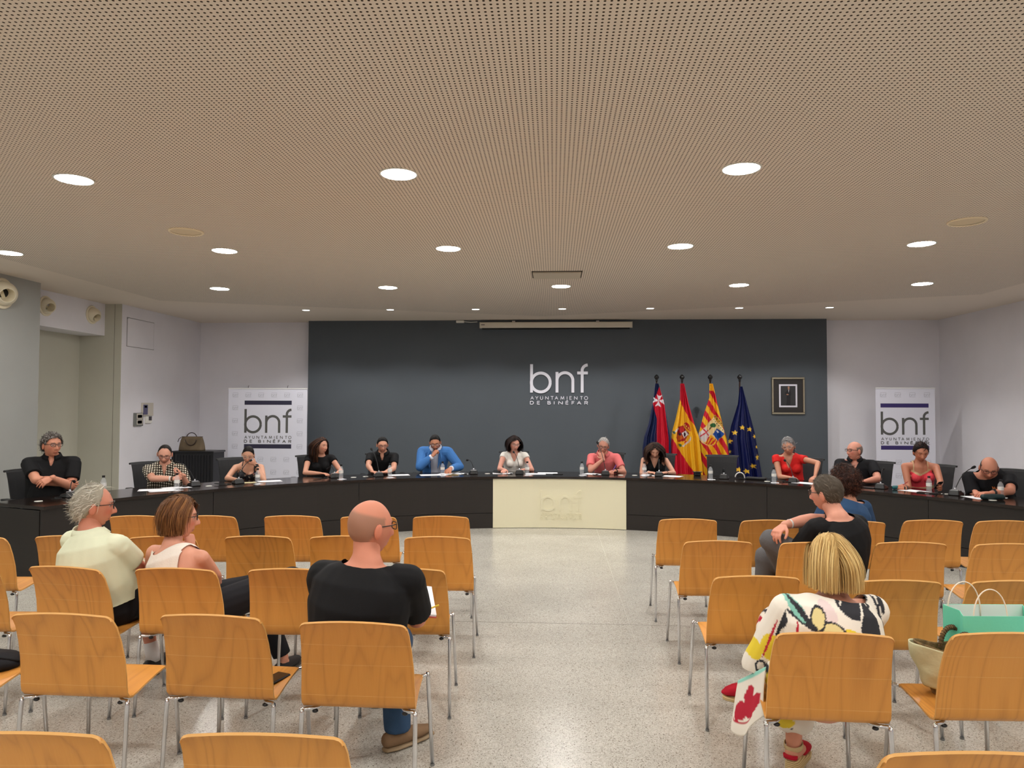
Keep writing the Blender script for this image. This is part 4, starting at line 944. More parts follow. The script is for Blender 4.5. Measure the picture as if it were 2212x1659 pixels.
        if 'paint' in sp: colr = sp['paint'](V2, dict(N=N, hip=hip, tu=tu, Rs=Rs, tf=tf, t=t[us], xs=xs[us]-((N-hip)@Rs), fwd=fwd[us], hN=hN[us], W=arms))
        o = mk(nm, V2+L0, Q2, sp['mat'], root, True, col=colr)
        if sp.get('label'): o['label'] = sp['label']
        if nk == 'polo' or sp.get('collar'):
            ths = np.linspace(-math.pi+.35, math.pi-.35, 25) if nk == 'polo' or sp.get('collar') else None
            rx, ry_ = neckr+.020, neckr+.022; mid = N*.72+hb*.28; pts1 = [N+tu*(.006)+Rs*math.sin(a)*(rx+.010)-tf*(math.cos(a)*(ry_+.008)-.006)-tu*.030*max(0, -math.cos(a)) for a in ths]; pts2 = [p_+tu*.034-(p_-N-tu*((p_-N)@tu))*.14 for p_ in pts1]
            pts0 = [p_+(p_-N-tu*((p_-N)@tu))*.16-tu*.004 for p_ in pts1]; pm = [p_+tu*.003+(p_-N-tu*((p_-N)@tu))*.04 for p_ in pts2]
            n_ = len(pts1); Vc = np.array(pts1+pts2+pm+pts0)+L0; Fc = []
            for r_ in range(3):
                for i in range(n_-1): Fc.append((r_*n_+i, r_*n_+i+1, (r_+1)*n_+i+1, (r_+1)*n_+i))
            cm = sp.get('collar_mat', sp['mat']); co = mk('collar', Vc, Fc, cm, o, True, col=np.tile(np.array(lin(sp.get('collar_col', (200, 200, 200)))[:3]), (len(Vc), 1))); s2 = co.modifiers.new('th', 'SOLIDIFY'); s2.thickness = .002
        return o
    if shirt: so_ = shirt_make(shirt)
    if pants:
        gr = pants.get('loose', .010); parts = [tube(tp[:3], wr[:3]+(.015 if g > 1.2 else .005), 20, ry=dr[:3]+(.015 if g > 1.2 else .005), side=sd[:3], round_ends=True)]
        if g > 1.15: V, F_ = ellipsoid(14); parts.append((V*(.13*g+.010)+hip+tu*tl*.24+tf*.05*g, F_))
        for s in 'rl':
            h_, kn, an, to = LG[s]; q = pants.get('len', .95); e_ = kn+(an-kn)*q if q > 0 else h_+(kn-h_)*(1+q); lg = .6+.4*g
            parts.append(tube([h_, h_*.5+kn*.5, kn] if q > 0 else [h_, h_*.5+e_*.5, e_], (np.array([.092, .082, .064]) if q > 0 else np.array([.092, .088, .084]))*k*lg+gr, 14, round_ends=q > 0))
            if q > 0: parts.append(tube([kn, kn*.6+e_*.4, e_], np.array([.060, .058, .050])*k+gr, 14))
        V, Q, Nn = remesh(parts, vox, 3); V = V+Nn*waves(V-hip, .004, 9)[:, None]; t, xs, ys = torso_coord(V); kp = t < .22
        for q_ in LG.values():
            for a_, b_ in ((q_[0], q_[1]), (q_[1], q_[2])): t_, d_ = seg_info(V, a_, b_); kp |= (d_ < .17) & (t_ > .18); V2, Q2, us = keep(V, Q, kp)
        mk(pants.get('name', 'trousers'), V2+L0, Q2, pants['mat'], root, True)
    if shoes is not None:
        for s in 'rl':
            h_, kn, an, to = LG[s]; 
            if isinstance(shoes, dict): shoes['fn'](root, an, to, kn, L0, s); continue
            sdv = np.cross(to, UP); bp = an-UP*.055; low = 0
            V, F_ = tube([bp-to*.05, bp-to*.01, bp+to*.06, bp+to*.13, bp+to*.175], np.array([.036, .042, .044, .044, .03])*k, 14, ry=np.array([.036, .042, .036, .026, .018])*k, side=sdv, round_ends=True); V[:, 2] = np.maximum(V[:, 2], min(an[2]-.088, 9)+.012)
            sh = mk('shoe', V+L0, F_, mat('shoe_%d_%d_%d' % tuple(shoes), shoes, rough=.6), root, True)
            V, F_ = tube([bp-to*.062, bp-to*.02, bp+to*.06, bp+to*.14, bp+to*.195], np.array([.03, .045, .047, .046, .026])*k, 14, ry=.009, side=sdv, round_ends=True); V[:, 2] += (an[2]-.088)+.0095-bp[2]; mk('sole', V+L0, F_, mat('sole', (60, 55, 50), rough=.8), sh, True)
    return dict(root=root, L0=L0, arms=arms, N=N, tu=tu, tf=tf, Rs=Rs, head=head, RH=RH, hs=hs, LG=LG, hip=hip, k=k)
def cloth(name, col, rough=.8, bump=.25, bscale=500, var=.0): return mat(name, col, rough=rough, bump=bump, bscale=bscale, spec=.25, var=var, vscale=6)
# ------------------------------------------------------------------ people behind the table
TZ = TT
def onT(u, dr, z=TZ+.03):
    """point above the table top in pixel column u, dr metres from its rear edge (negative = onto the table)"""
    p = arcpt(u, 1000, dr); return np.array([p[0], p[1], z])
def hipat(u, dr=.26, z=.56): p = arcpt(u, 1030, dr); return np.array([p[0], p[1], z])
PPL = {}
C_black = cloth('cloth_black', (17, 17, 19)); C_black2 = cloth('cloth_black_soft', (20, 20, 24)); C_jeans = cloth('cloth_jeans', (38, 48, 66)); C_dark = cloth('cloth_charcoal', (38, 38, 44))
TR = dict(mat=C_dark)
# 1 curly grey-haired man, arms crossed, at the left end
hp = hipat(104, .33, .56)
PPL['curly'] = person('man with curly grey hair and glasses in a black shirt, arms crossed', arcpt(112, 962, .22), hp, (118, -2, 0), 150, girth=1.33, sc=1.06, nup=0.030, skin=(205, 140, 112), headsc=1.08, shoulder_w=1.1,
    rh=arcpt(138, 1046, .02), relb=arcpt(66, 1046, .1), lh=arcpt(112, 1032, -.02), lelb=arcpt(166, 1032, .1), rkw=dict(curl=.5, N=-hz(180)), lkw=dict(D=arcpt(88, 1046, .02)-arcpt(120, 1030, .0), N=hz(0)-UP*.2, curl=.35),
    hair=dict(style='full', col=(92, 84, 78), th=.018, base=.55, locks=dict(kind='curl', n=620, L=.032, r=.008, w=.006, turns=1.3, col2=(150, 146, 142), p2=.3, min=.0)), glasses=((22, 20, 22), False), brow=(70, 60, 55),
    shirt=dict(mat=C_black, neck='polo', sleeve=.72, loose=.018, collar=True), pants=TR)
# 2 checked shirt
def paint_check(V, c):
    a = (np.floor(((V-c['hip'])@c['Rs'])/.0125).astype(int)) % 2; h = (V-c['hip'])@c['tu']; b = (np.floor(h/.0125).astype(int)) % 2; w = np.array([.80, .77, .70]); k = np.array([.045, .035, .03]); m = np.array([.23, .2, .17])
    return np.where(((a+b) == 0)[:, None], w, np.where(((a+b) == 1)[:, None], m, k))
def check_mat():
    m = mat('gingham', (200, 196, 180), rough=.8, spec=.2); g_ = NT(m); b = m.node_tree.nodes['Principled BSDF']; tc = g_.n('ShaderNodeTexCoord'); sp = g_.n('ShaderNodeSeparateXYZ'); g_.l(tc.outputs['Object'], sp.inputs[0])
    st = lambda s: g_.m('GREATER_THAN', g_.m('FRACT', g_.m('DIVIDE', s, .030)), .5)
    a = st(g_.m('ADD', sp.outputs[0], g_.m('MULTIPLY', sp.outputs[1], .5))); z = st(g_.m('ADD', sp.outputs[2], g_.m('MULTIPLY', sp.outputs[1], .35))); s = g_.m('MULTIPLY', g_.m('ADD', a, z), .5)
    r = g_.n('ShaderNodeValToRGB'); r.color_ramp.interpolation = 'CONSTANT'; e = r.color_ramp.elements; e[0].position = 0; e[0].color = lin((238, 232, 215)); e[1].position = .3; e[1].color = lin((92, 82, 66)); q = e.new(.75); q.color = lin((26, 22, 22)); g_.l(s, r.inputs[0]); g_.l(r.outputs[0], b.inputs['Base Color']); return m
hd = arcpt(356, 981, .10)
PPL['check'] = person('balding bearded man with glasses in a black and white checked short-sleeved shirt', hd, hipat(350, .30), (157, -24, 3), 158, girth=1.12, sc=1.02, nup=0.020, skin=(214, 156, 132), headsc=1.0,
    rh=onT(377, -.20, .83), relb=onT(310, -.10, .75), lh=onT(396, -.16, .86), lelb=onT(402, -.02, .76), rkw=dict(curl=.55, N=-hz(60), D=hz(95)+UP*.25), lkw=dict(curl=.6, N=hz(60), D=hz(250)+UP*.3),
    hair=dict(style='receding', col=(22, 16, 14), th=.004, base=1., stubble=.95), glasses=((24, 22, 24), False), beard=((60, 40, 32), .55), brow=(50, 36, 30),
    shirt=dict(mat=check_mat(), neck='polo', sleeve=.72, loose=.014, collar=True), pants=TR)
# 3 woman, floral top, hand at mouth
def paint_floral(V, c):
    r = np.random.default_rng(4); o = np.tile(np.array([.012, .011, .014]), (len(V), 1)); P_ = V[r.integers(0, len(V), 120)]; cols = [(.42, .33, .25), (.30, .10, .06), (.5, .45, .4), (.16, .12, .2)]
    for i, p in enumerate(P_):
        d = np.linalg.norm(V-p, axis=1); m = (d < .012)&(d > .004); o[m] = cols[i % 4]; o[d < .003] = (.35, .28, .1)
    return o
C_floral = mat('cloth_floral', (30, 28, 30), rough=.75, vcol=True)
PPL['floral'] = person('woman with dark tied-back hair and clear glasses in a strappy floral top', arcpt(536, 982, .06), hipat(533, .30), (163, -26, 6), 168, fem=True, girth=1.05, nup=0.030, skin=(214, 160, 132),
    rh=onT(512, -.22, .765), relb=onT(492, -.06, .74), lh=arcpt(552, 1003, -.06), lelb=onT(567, -.18, .76), rkw=dict(curl=.35), lkw=dict(D=arcpt(537, 993, .0)-arcpt(556, 1003, -.05), N=hz(0)+UP*.1, curl=.7),
    hair=dict(style='woman', col=(18, 12, 11), th=.005, base=1., tail=[(-.0, -.09, .03), (-.035, -.10, .0), (-.065, -.085, -.05), (-.075, -.07, -.10)]), glasses=((196, 186, 170), True),
    shirt=dict(mat=C_floral, neck='cami', sleeve=0, loose=.008, paint=paint_floral, vox=.006), pants=TR)
# 4 woman with long dark hair
PPL['longhair'] = person('woman with long wavy dark brown hair in a black top, looking right', arcpt(694, 964, .20), hipat(686, .33), (117, -2, 0), 152, fem=True, girth=1.08, nup=0.030, skin=(210, 152, 126),
    rh=onT(694, -.10, .775), relb=onT(656, .05, .74), lh=onT(727, -.18, .775), lelb=onT(735, .02, .78), rkw=dict(curl=.3, D=hz(110)), lkw=dict(curl=.35, D=hz(190)),
    hair=dict(style='woman', col=(40, 26, 22), th=.010, base=.9, locks=dict(n=1200, L=.40, end=-.225, w=.007, vol=.020, part=.015, wav=.005, back=.55, steps=16, col2=(84, 54, 38), p2=.35, open=.05)), brow=(45, 30, 26),
    shirt=dict(mat=C_black, neck='crew', sleeve=.28, loose=.016), pants=TR)
# 5 man in black polo
PPL['polo'] = person('dark-haired man with glasses and stubble in a black polo shirt, reading', arcpt(826, 961, .12), hipat(823, .32), (160, -16, 0), 172, nup=0.030, skin=(208, 150, 124), headsc=.97, sc=.98,
    rh=onT(805, -.26, .775), relb=onT(776, -.06, .75), lh=onT(832, -.27, .775), lelb=onT(866, -.02, .75), rkw=dict(curl=.5, D=hz(130)), lkw=dict(curl=.5, D=hz(235)),
    hair=dict(style='full', col=(12, 9, 9), th=.009, base=1.), glasses=((70, 30, 30), False), beard=((70, 48, 40), .4), shirt=dict(mat=C_black, neck='polo', sleeve=.62, loose=.013, collar=True), pants=TR)
# 6 blue jacket
C_blue = cloth('jacket_blue', (66, 118, 182), bump=.2); 
def striped():
    m = mat('shirt_stripe', (210, 214, 226), rough=.7); g_ = NT(m); b = m.node_tree.nodes['Principled BSDF']; tc = g_.n('ShaderNodeTexCoord'); sp = g_.n('ShaderNodeSeparateXYZ'); g_.l(tc.outputs['Object'], sp.inputs[0])
    a = g_.m('GREATER_THAN', g_.m('FRACT', g_.m('DIVIDE', sp.outputs[0], .016)), .55); z = g_.m('GREATER_THAN', g_.m('FRACT', g_.m('DIVIDE', sp.outputs[2], .014)), .5); c = g_.mix(g_.m('MULTIPLY', a, z), lin((222, 226, 238)), lin((84, 98, 150))); g_.l(c, b.inputs['Base Color']); return m
q6 = PPL['blue'] = person('man in a light blue jacket over a patterned shirt, fist held to his mouth', arcpt(940, 956, .06), hipat(938, .32), (172, -24, -4), 176, nup=0.065, skin=(188, 128, 98), sc=1.04, girth=1.04,
    rh=arcpt(936, 983, -.06), relb=onT(921, -.22, .75), lh=onT(972, -.20, .80), lelb=onT(992, .04, .84), rkw=dict(D=arcpt(946, 967, -.02)-arcpt(934, 983, -.06), N=hz(40), curl=1.2), lkw=dict(curl=.6, D=hz(185)-UP*.3),
    hair=dict(style='full', col=(12, 9, 9), th=.006, base=1.), glasses=((60, 50, 40), True), beard=((30, 22, 20), .7),
    shirt=dict(mat=striped(), neck='polo', sleeve=0, loose=.004, collar=True, fold=.001, arm=.7, ar=.09), pants=TR)
def jacket(P, m):
    """open jacket worn over the shirt"""
    N, hip, tu, tf, Rs, k = P['N'], P['hip'], P['tu'], P['tf'], P['Rs'], P['k']; tl = np.linalg.norm(N-hip); tt = np.array([-.02, .2, .45, .7, .88, .97]); parts = [tube(hip+tu*(tt*tl)[:, None]-tf*(np.sin(np.clip(tt, 0, 1)*math.pi)*.035)[:, None], np.array([.20, .185, .185, .2, .19, .11])*k, 20, ry=np.array([.155, .14, .145, .15, .13, .09])*k, side=Rs, round_ends=True)]
    for s in 'rl':
        S_, E_, W_ = P['arms'][s]; in_ = N-tu*.045+(S_-N)*.3; parts.append(tube([in_, S_], [.084, .086], 12, round_ends=True)); parts.append(tube([S_, S_*.5+E_*.5, E_], [.083, .074, .066], 14, round_ends=True)); Wm = E_+(W_-E_)*.82; parts.append(tube([E_, E_*.5+Wm*.5, Wm], [.066, .060, .050], 14))
    V, Q, Nn = remesh(parts, .008, 2); V = V+Nn*waves(V-hip, .006, 3, 1.2)[:, None]; t = ((V-hip)@tu)/tl; xs = (V-N)@Rs; fwd = (V-N)@tf; hN = (V-N)@tu
    rd_ = np.linalg.norm((V-N)-hN[:, None]*tu, axis=1); kp = (t > -.02) & ~((hN > .0) & (rd_ < .10)) & ~((fwd > .03) & (np.abs(xs+.005) < .050+.02*np.sin(t*3))); V2, Q2, us = keep(V, Q, kp); o = mk('jacket', V2+P['L0'], Q2, m, P['root'], True)
    for s in (-1, 1):
        a = N+Rs*s*.062+tf*.075-tu*.005; b = N+Rs*s*.060+tf*.155-tu*.28; w = Rs*s*.045; c = N+Rs*s*.118+tf*.145-tu*.11
        Vl = np.array([a, a+w*.8, c, b, b*.5+a*.5])+tf*.012+P['L0']; mk('lapel', Vl, [(0, 1, 2, 4), (4, 2, 3)], m, o, False).modifiers.new('t', 'SOLIDIFY').thickness = .004
    return o
jacket(q6, C_blue)
for s_ in 'rl':
    S_, E_, W_ = q6['arms'][s_]; V, F = tube([E_+(W_-E_)*.74, E_+(W_-E_)*.90], [.038, .038], 14); mk('cuff', V+q6['L0'], F, mat('cuff_white', (226, 228, 238), rough=.7), q6['root'], True)
# 7 woman in white, at the centre
C_white = cloth('blouse_white', (232, 228, 220), bump=.4, bscale=160)
PPL['white'] = person('woman with a dark bob and glasses in a white lace-edged blouse, centre of the table', arcpt(1111, 959, .12), hipat(1112, .32), (160, -14, 4), 175, fem=True, girth=1.14, nup=0.030, skin=(214, 154, 134), headsc=1.02,
    rh=onT(1092, -.24, .77), relb=onT(1079, -.02, .76), lh=onT(1136, -.20, .78), lelb=onT(1146, 0, .77), rkw=dict(curl=.25, D=hz(195)), lkw=dict(curl=.5, D=hz(230)),
    hair=dict(style='woman', col=(32, 20, 18), th=.010, base=.9, locks=dict(n=950, L=.27, end=-.105, w=.007, vol=.018, part=-.02, back=.4, steps=14, open=.045, col2=(60, 36, 28), p2=.3)), glasses=((150, 120, 110), False),
    shirt=dict(mat=C_white, neck='v', vd=.14, sleeve=.22, loose=.014), pants=TR)
# 8 man in salmon polo
C_salmon = cloth('polo_salmon', (226, 118, 118))
PPL['salmon'] = person('grey-haired man with black glasses in a salmon pink polo shirt, cheek on his hand', arcpt(1303, 963, .06), hipat(1312, .30), (186, -18, 8), 184, nup=0.030, skin=(204, 140, 118), sc=1.02, girth=1.03,
    rh=arcpt(1303, 992, -.06), relb=onT(1287, -.18, .75), lh=onT(1328, -.24, .775), lelb=onT(1343, -.04, .76), rkw=dict(D=arcpt(1296, 975, -.02)-arcpt(1303, 992, -.06), N=hz(0), curl=.35), lkw=dict(curl=.6, D=hz(215)),
    hair=dict(style='receding', col=(178, 172, 168), th=.010, base=.8, locks=dict(kind='short', n=500, L=.05, w=.004, lift=.08, mess=.35, col2=(210, 206, 202), p2=.5)), glasses=((20, 20, 24), True), brow=(120, 110, 100), beard=((170, 150, 140), .35),
    shirt=dict(mat=C_salmon, neck='polo', sleeve=.66, loose=.014, collar=True, collar_col=(226, 118, 118)), pants=TR)
# 9 woman in black sleeveless top
PPL['bowed'] = person('woman with shoulder-length brown hair in a sleeveless black top, head bowed', arcpt(1414, 973, .06), hipat(1417, .32), (182, -32, 0), 186, fem=True, nup=0.055, skin=(212, 158, 132),
    rh=onT(1403, -.22, .765), relb=onT(1389, -.02, .75), lh=onT(1438, -.24, .77), lelb=onT(1454, -.02, .75), rkw=dict(curl=.3, D=hz(130)), lkw=dict(curl=.6, D=hz(235)),
    hair=dict(style='woman', col=(40, 28, 24), th=.012, base=.9, locks=dict(n=1000, L=.32, end=-.17, w=.008, vol=.024, part=.0, wav=.004, back=.25, steps=14, open=.045, col2=(74, 50, 38), p2=.35)),
    shirt=dict(mat=C_black, neck='v', vd=.16, sleeve=0, loose=.010, arm=.86), pants=TR)
# 10 grey-haired woman in red
C_red = cloth('blouse_red', (222, 40, 38))
PPL['red'] = person('woman with short grey hair and glasses in a bright red blouse, left elbow out', arcpt(1703, 964, .10), hipat(1716, .32), (206, -14, -6), 190, fem=True, nup=0.040, skin=(204, 144, 116), sc=1.04, headsc=1.06,
    rh=onT(1706, -.22, .775), relb=onT(1686, -.04, .76), lh=onT(1760, -.12, .80), lelb=arcpt(1790, 1000, .04), rkw=dict(curl=.55, D=hz(150)), lkw=dict(curl=.5, D=hz(225)-UP*.6),
    hair=dict(style='woman', col=(124, 120, 120), th=.014, base=.8, locks=dict(kind='short', n=900, L=.05, w=.0045, lift=.06, mess=.3, dir=(-.4, -.2, -.6), col2=(190, 188, 188), p2=.4)), glasses=((190, 180, 175), True), brow=(120, 100, 90),
    shirt=dict(mat=C_red, neck='v', vd=.17, sleeve=.24, loose=.015), pants=TR)
# 11 bald man in black, profile
PPL['baldtable'] = person('smiling bald man with dark glasses in a black polo shirt, turned to the left', arcpt(1846, 974, .22), hipat(1856, .33), (252, 0, 0), 205, nup=0.040, skin=(214, 148, 126), sc=1.06, girth=1.12, headsc=1.04,
    rh=onT(1836, -.20, .775), relb=onT(1812, .02, .76), lh=onT(1868, -.14, .78), lelb=onT(1892, .05, .78), lkw=dict(curl=.6, D=hz(250)),
    hair=dict(style='fringe', col=(120, 104, 96), th=.002, base=1., stubble=.55), glasses=((26, 22, 28), False), brow=(120, 95, 80),
    shirt=dict(mat=C_black2, neck='v', vd=.12, sleeve=.70, loose=.016, collar=True), pants=TR)
# 12 woman in coral cami
C_coral = mat('cami_coral', (240, 72, 84), rough=.7, vcol=True, bump=.5, bscale=90)
def paint_cami(V, c):
    o = np.tile(np.array(lin((240, 70, 84))[:3]), (len(V), 1)); h = c['hN']; xc = np.abs(c['xs']); edge = np.where(c['fwd'] > 0, -.125+.05*xc/.10, -.15); tan = np.array(lin((196, 164, 124))[:3]); m = h > edge-.028; o[m] = tan
    w = (np.abs(h+.335) < .020); o[w] = tan; pl = np.sin(c['xs']*500) > .5; o[pl & ~m & ~w] *= .8; return o
PPL['coral'] = person('tanned woman with dark pinned-up hair in a coral strappy top, writing', arcpt(1989, 977, .12), hipat(1992, .32), (190, -22, 0), 193, fem=True, nup=0.030, skin=(190, 124, 96), sc=1.06, headsc=1.04,
    rh=onT(1948, -.28, .775), relb=onT(1962, .02, .76), lh=onT(2027, -.20, .785), lelb=onT(2036, .02, .77), rkw=dict(curl=.7, D=hz(215)), lkw=dict(curl=.5, D=hz(190), N=hz(270)),
    hair=dict(style='woman', col=(20, 12, 11), th=.012, base=.9, locks=dict(kind='short', n=700, L=.06, w=.005, lift=.08, mess=.4, dir=(0, -.7, .1), col2=(66, 38, 30), p2=.3)), brow=(40, 26, 22),
    shirt=dict(mat=C_coral, neck='cami', sleeve=0, loose=.008, paint=paint_cami, vox=.006), pants=TR)
# 13 man in printed tee, leaning forward
PPL['tee'] = person('balding man with glasses in a dark printed T-shirt, leaning over the table', arcpt(2136, 1011, -.06), hipat(2158, .30), (204, -30, 4), 200, nup=0.095, skin=(200, 134, 108), sc=1.07, girth=1.12, headsc=1.08, neck_fwd=.02,
    rh=onT(2106, -.36, .785), relb=onT(2099, -.06, .76), lh=onT(2140, -.34, .785), lelb=onT(2192, -.12, .76), rkw=dict(curl=1.2, D=hz(190)-UP*.2), lkw=dict(curl=.4, D=hz(268)),
    hair=dict(style='fringe', col=(56, 44, 40), th=.003, base=1., stubble=.85), glasses=((40, 30, 34), False), beard=((110, 86, 76), .3),
    shirt=dict(mat=C_black2, neck='crew', sleeve=.68, loose=.018), pants=TR)
p13 = PPL['tee']
# ================================================================== AUDIENCE
def A(u, v, y): return aty(u, v, y)
def paint_plain(c): return lambda V, q: np.tile(np.array(lin(c)[:3]), (len(V), 1))
C_mint = cloth('polo_mint', (222, 226, 196), bump=.15, bscale=300)
def shoe_sock(sock, cloth_c):
    return None
# A. white-haired man in a pale green polo (third row)
hipA = np.array([-2.62, 4.15, .59])
sk_old = (200, 130, 104)
kA = (A(292, 1300, 4.62)); 
PA = person('older man with untidy white hair and glasses in a pale green polo shirt', A(203, 1094, 4.12), hipA, (58, -3, 0), 22, girth=1.24, sc=1.03, skin=sk_old, headsc=1.04, vox=.0095, neck_fwd=-.02,
    rh=hipA+np.array([.14, .36, .08]), relb=A(288, 1305, 4.10), lh=hipA+np.array([-.02, .5, .08]), lelb=hipA+np.array([-.5, .1, 0]),
    legs=dict(r=(hipA+np.array([.20, .46, -.05]), np.array([-2.16, 4.52, .10]), hz(35)), l=(hipA+np.array([-.10, .47, -.02]), np.array([-2.62, 4.62, .09]), hz(0))),
    hair=dict(style='receding', col=(176, 168, 150), th=.012, base=.75, stubble=.45, locks=dict(kind='short', n=2600, L=.062, w=.0024, lift=.05, mess=.28, dir=(0, -.75, -.35), col2=(216, 210, 196), p2=.5, min=.012)),
    glasses=((20, 20, 22), True), brow=(160, 150, 140), shirt=dict(mat=C_mint, neck='polo', sleeve=.56, loose=.016, collar=True, fold=.005, bottom=-.08, vox=.0075),
    pants=dict(mat=cloth('shorts_black', (24, 22, 24)), len=-.02, name='shorts', loose=.022), shoes=(22, 22, 24))
for s in 'rl':   # white socks
    h_, kn, an, to = PA['LG'][s]; V, F = tube([an-UP*.035, an, an+(kn-an)*.18], [.046, .043, .044], 12); mk('sock', V+PA['L0'], F, mat('sock_white', (225, 222, 220), rough=.9), PA['root'], True)
# B. brown-haired woman in white sleeveless top
hipB = np.array([-2.09, 4.12, .56]); C_wt = cloth('top_white', (232, 222, 210), bump=.35, bscale=120)
sh_B = A(438, 1206, 4.1)
PB = person('woman with short auburn hair and dark glasses in a white sleeveless top', A(386, 1120, 4.14), hipB, (62, -2, 0), 20, fem=True, girth=1.14, sc=1.06, skin=(214, 150, 124), headsc=1.04, vox=.0095, shoulder_w=1.05,
    rh=A(414, 1186, 4.30), relb=A(500, 1290, 4.22), lh=hipB+np.array([-.14, .28, .12]), lelb=hipB+np.array([-.4, .1, .1]), rkw=dict(D=UP*.9+hz(300)*.3, N=hz(290), curl=.9),
    legs=dict(r=(hipB+np.array([.42, .42, .06]), hipB+np.array([.10, .62, -.30]), hz(330)), l=(hipB+np.array([.16, .46, .0]), np.array([-1.75, 4.62, .09]), hz(10))),
    hair=dict(style='woman', col=(104, 66, 36), th=.018, base=.8, locks=dict(push=.6, n=2600, L=.15, end=-.078, w=.0030, vol=.022, part=.02, back=.25, steps=12, open=.048, col2=(144, 98, 56), p2=.35, cv=.25, seed=11)),
    glasses=((18, 18, 22), False), shirt=dict(mat=C_wt, neck='scoop', ar=.062, sw=.090, sleeve=0, loose=.008, arm=.86, fold=.003, bottom=-.03, vox=.0075), pants=dict(mat=cloth('leggings_black', (22, 22, 27)), loose=.006, len=.96), shoes=(24, 24, 26))
# C. bald man in a black tee (fourth row)
hipC = np.array([-.885, 3.24, .59]); sk_red = (206, 132, 104)
PC = person('bald man in a black T-shirt and blue jeans, sitting beside the aisle', A(800, 1140, 3.26), hipC, (48, -3, 0), 8, girth=1.24, sc=1.06, skin=sk_red, headsc=1.05, vox=.0095, shoulder_w=1.02,
    rh=hipC+np.array([.12, .40, .18]), relb=A(935, 1400, 3.22), lh=hipC+np.array([-.02, .42, .20]), lelb=A(640, 1345, 3.28), rkw=dict(D=hz(-50), N=-UP, curl=.7), lkw=dict(D=hz(40), N=UP, curl=.5),
    legs=dict(r=(hipC+np.array([.08, .44, -.07]), atz(858, 1572, .10), hz(42)), l=(hipC+np.array([-.12, .46, -.05]), np.array([-1.02, 4.18, .10]), hz(-5))),
    hair=dict(style='fringe', col=(120, 98, 78), th=.0015, base=1., stubble=.62, shell=False), glasses=((20, 18, 20), False), brow=(110, 80, 66),
    shirt=dict(mat=C_black, neck='crew', sleeve=.78, loose=.020, fold=.006, bottom=-.08, vox=.0075), pants=dict(mat=cloth('jeans_blue', (48, 74, 104), bump=.5), loose=.014, len=1.03), shoes=None)
def brown_shoe(P, col, sole_c, lift=0):
    for s in 'rl':
        h_, kn, an, to = P['LG'][s]; sdv = np.cross(to, UP); bp = np.array([an[0], an[1], .045]); k = .96
        V, F = tube([bp-to*.055+UP*.012, bp-to*.01+UP*.012, bp+to*.06+UP*.006, bp+to*.14, bp+to*.195-UP*.004], np.array([.036, .043, .046, .047, .032])*k, 16, ry=np.array([.040, .046, .040, .030, .020])*k, side=sdv, round_ends=True); V[:, 2] = np.maximum(V[:, 2], .018)
        o = mk('shoe', V+P['L0'], F, mat('suede_%d' % col[0], col, rough=.85, bump=.4), P['root'], True); V, F = tube([bp-to*.068, bp-to*.02, bp+to*.06, bp+to*.15, bp+to*.215], np.array([.03, .048, .050, .050, .03])*k, 16, ry=.012, side=sdv, round_ends=True); V[:, 2] += .012-.045
        mk('sole', V+P['L0'], F, mat('sole_%d' % sole_c[0], sole_c, rough=.7), o, True)
brown_shoe(PC, (128, 100, 72), (150, 128, 98))
# D. man in black tee and grey jeans, sideways (second row)
hipD = np.array([1.98, 5.18, .57])
PD = person('man with thinning hair in a black T-shirt and grey jeans, sitting sideways', A(1785, 1066, 5.16), hipD, (-48, -4, 4), -52, girth=1.15, sc=1.04, skin=(214, 150, 126), headsc=1.04, vox=.0095, shoulder_h=-28, neck_fwd=.05,
    rh=A(1694, 1134, 5.12), relb=A(1768, 1112, 5.35), lh=A(1690, 1225, 5.38), lelb=A(1712, 1220, 4.98), rkw=dict(D=A(1668, 1158, 4.98)-A(1694, 1134, 5.05), N=np.array([.3, .2, -.9]), curl=.5),
    legs=dict(l=(A(1666, 1168, 5.16), A(1716, 1262, 5.42), hz(-90)), r=(A(1654, 1205, 5.42), A(1650, 1290, 5.46), hz(-85))),
    hair=dict(style='full', col=(84, 74, 62), th=.010, base=.75, stubble=.8, locks=dict(kind='short', n=2200, L=.03, w=.0024, lift=.03, mess=.3, dir=(0, -.5, -.6), col2=(112, 102, 90), p2=.35)),
    glasses=((20, 20, 22), False), shirt=dict(mat=C_black, neck='crew', sleeve=.72, loose=.020, fold=.005, bottom=-.05, vox=.0075), pants=dict(mat=cloth('jeans_grey', (98, 98, 100), bump=.6, bscale=200), loose=.014), shoes=(40, 38, 38))
# E. curly-haired woman in denim (front row)
hipE = np.array([2.28, 6.06, .56])
PE = person('woman with a big mass of dark curly hair in a blue denim shirt', A(1825, 1042, 6.1), hipE, (-28, -4, 0), -18, fem=True, girth=1.2, sc=1.08, skin=(200, 140, 110), headsc=1.02, vox=.008,
    hair=dict(style='woman', col=(44, 24, 18), th=.032, top=1.0, base=.8, locks=dict(kind='curl', n=2600, L=.054, r=.008, w=.0042, turns=2.2, col2=(84, 46, 30), p2=.35, cv=.3, seed=5)),
    shirt=dict(mat=cloth('denim', (46, 76, 112), bump=.5), neck='crew', sleeve=1.5, loose=.022, fold=.007), pants=dict(mat=C_dark), shoes=(40, 38, 38))
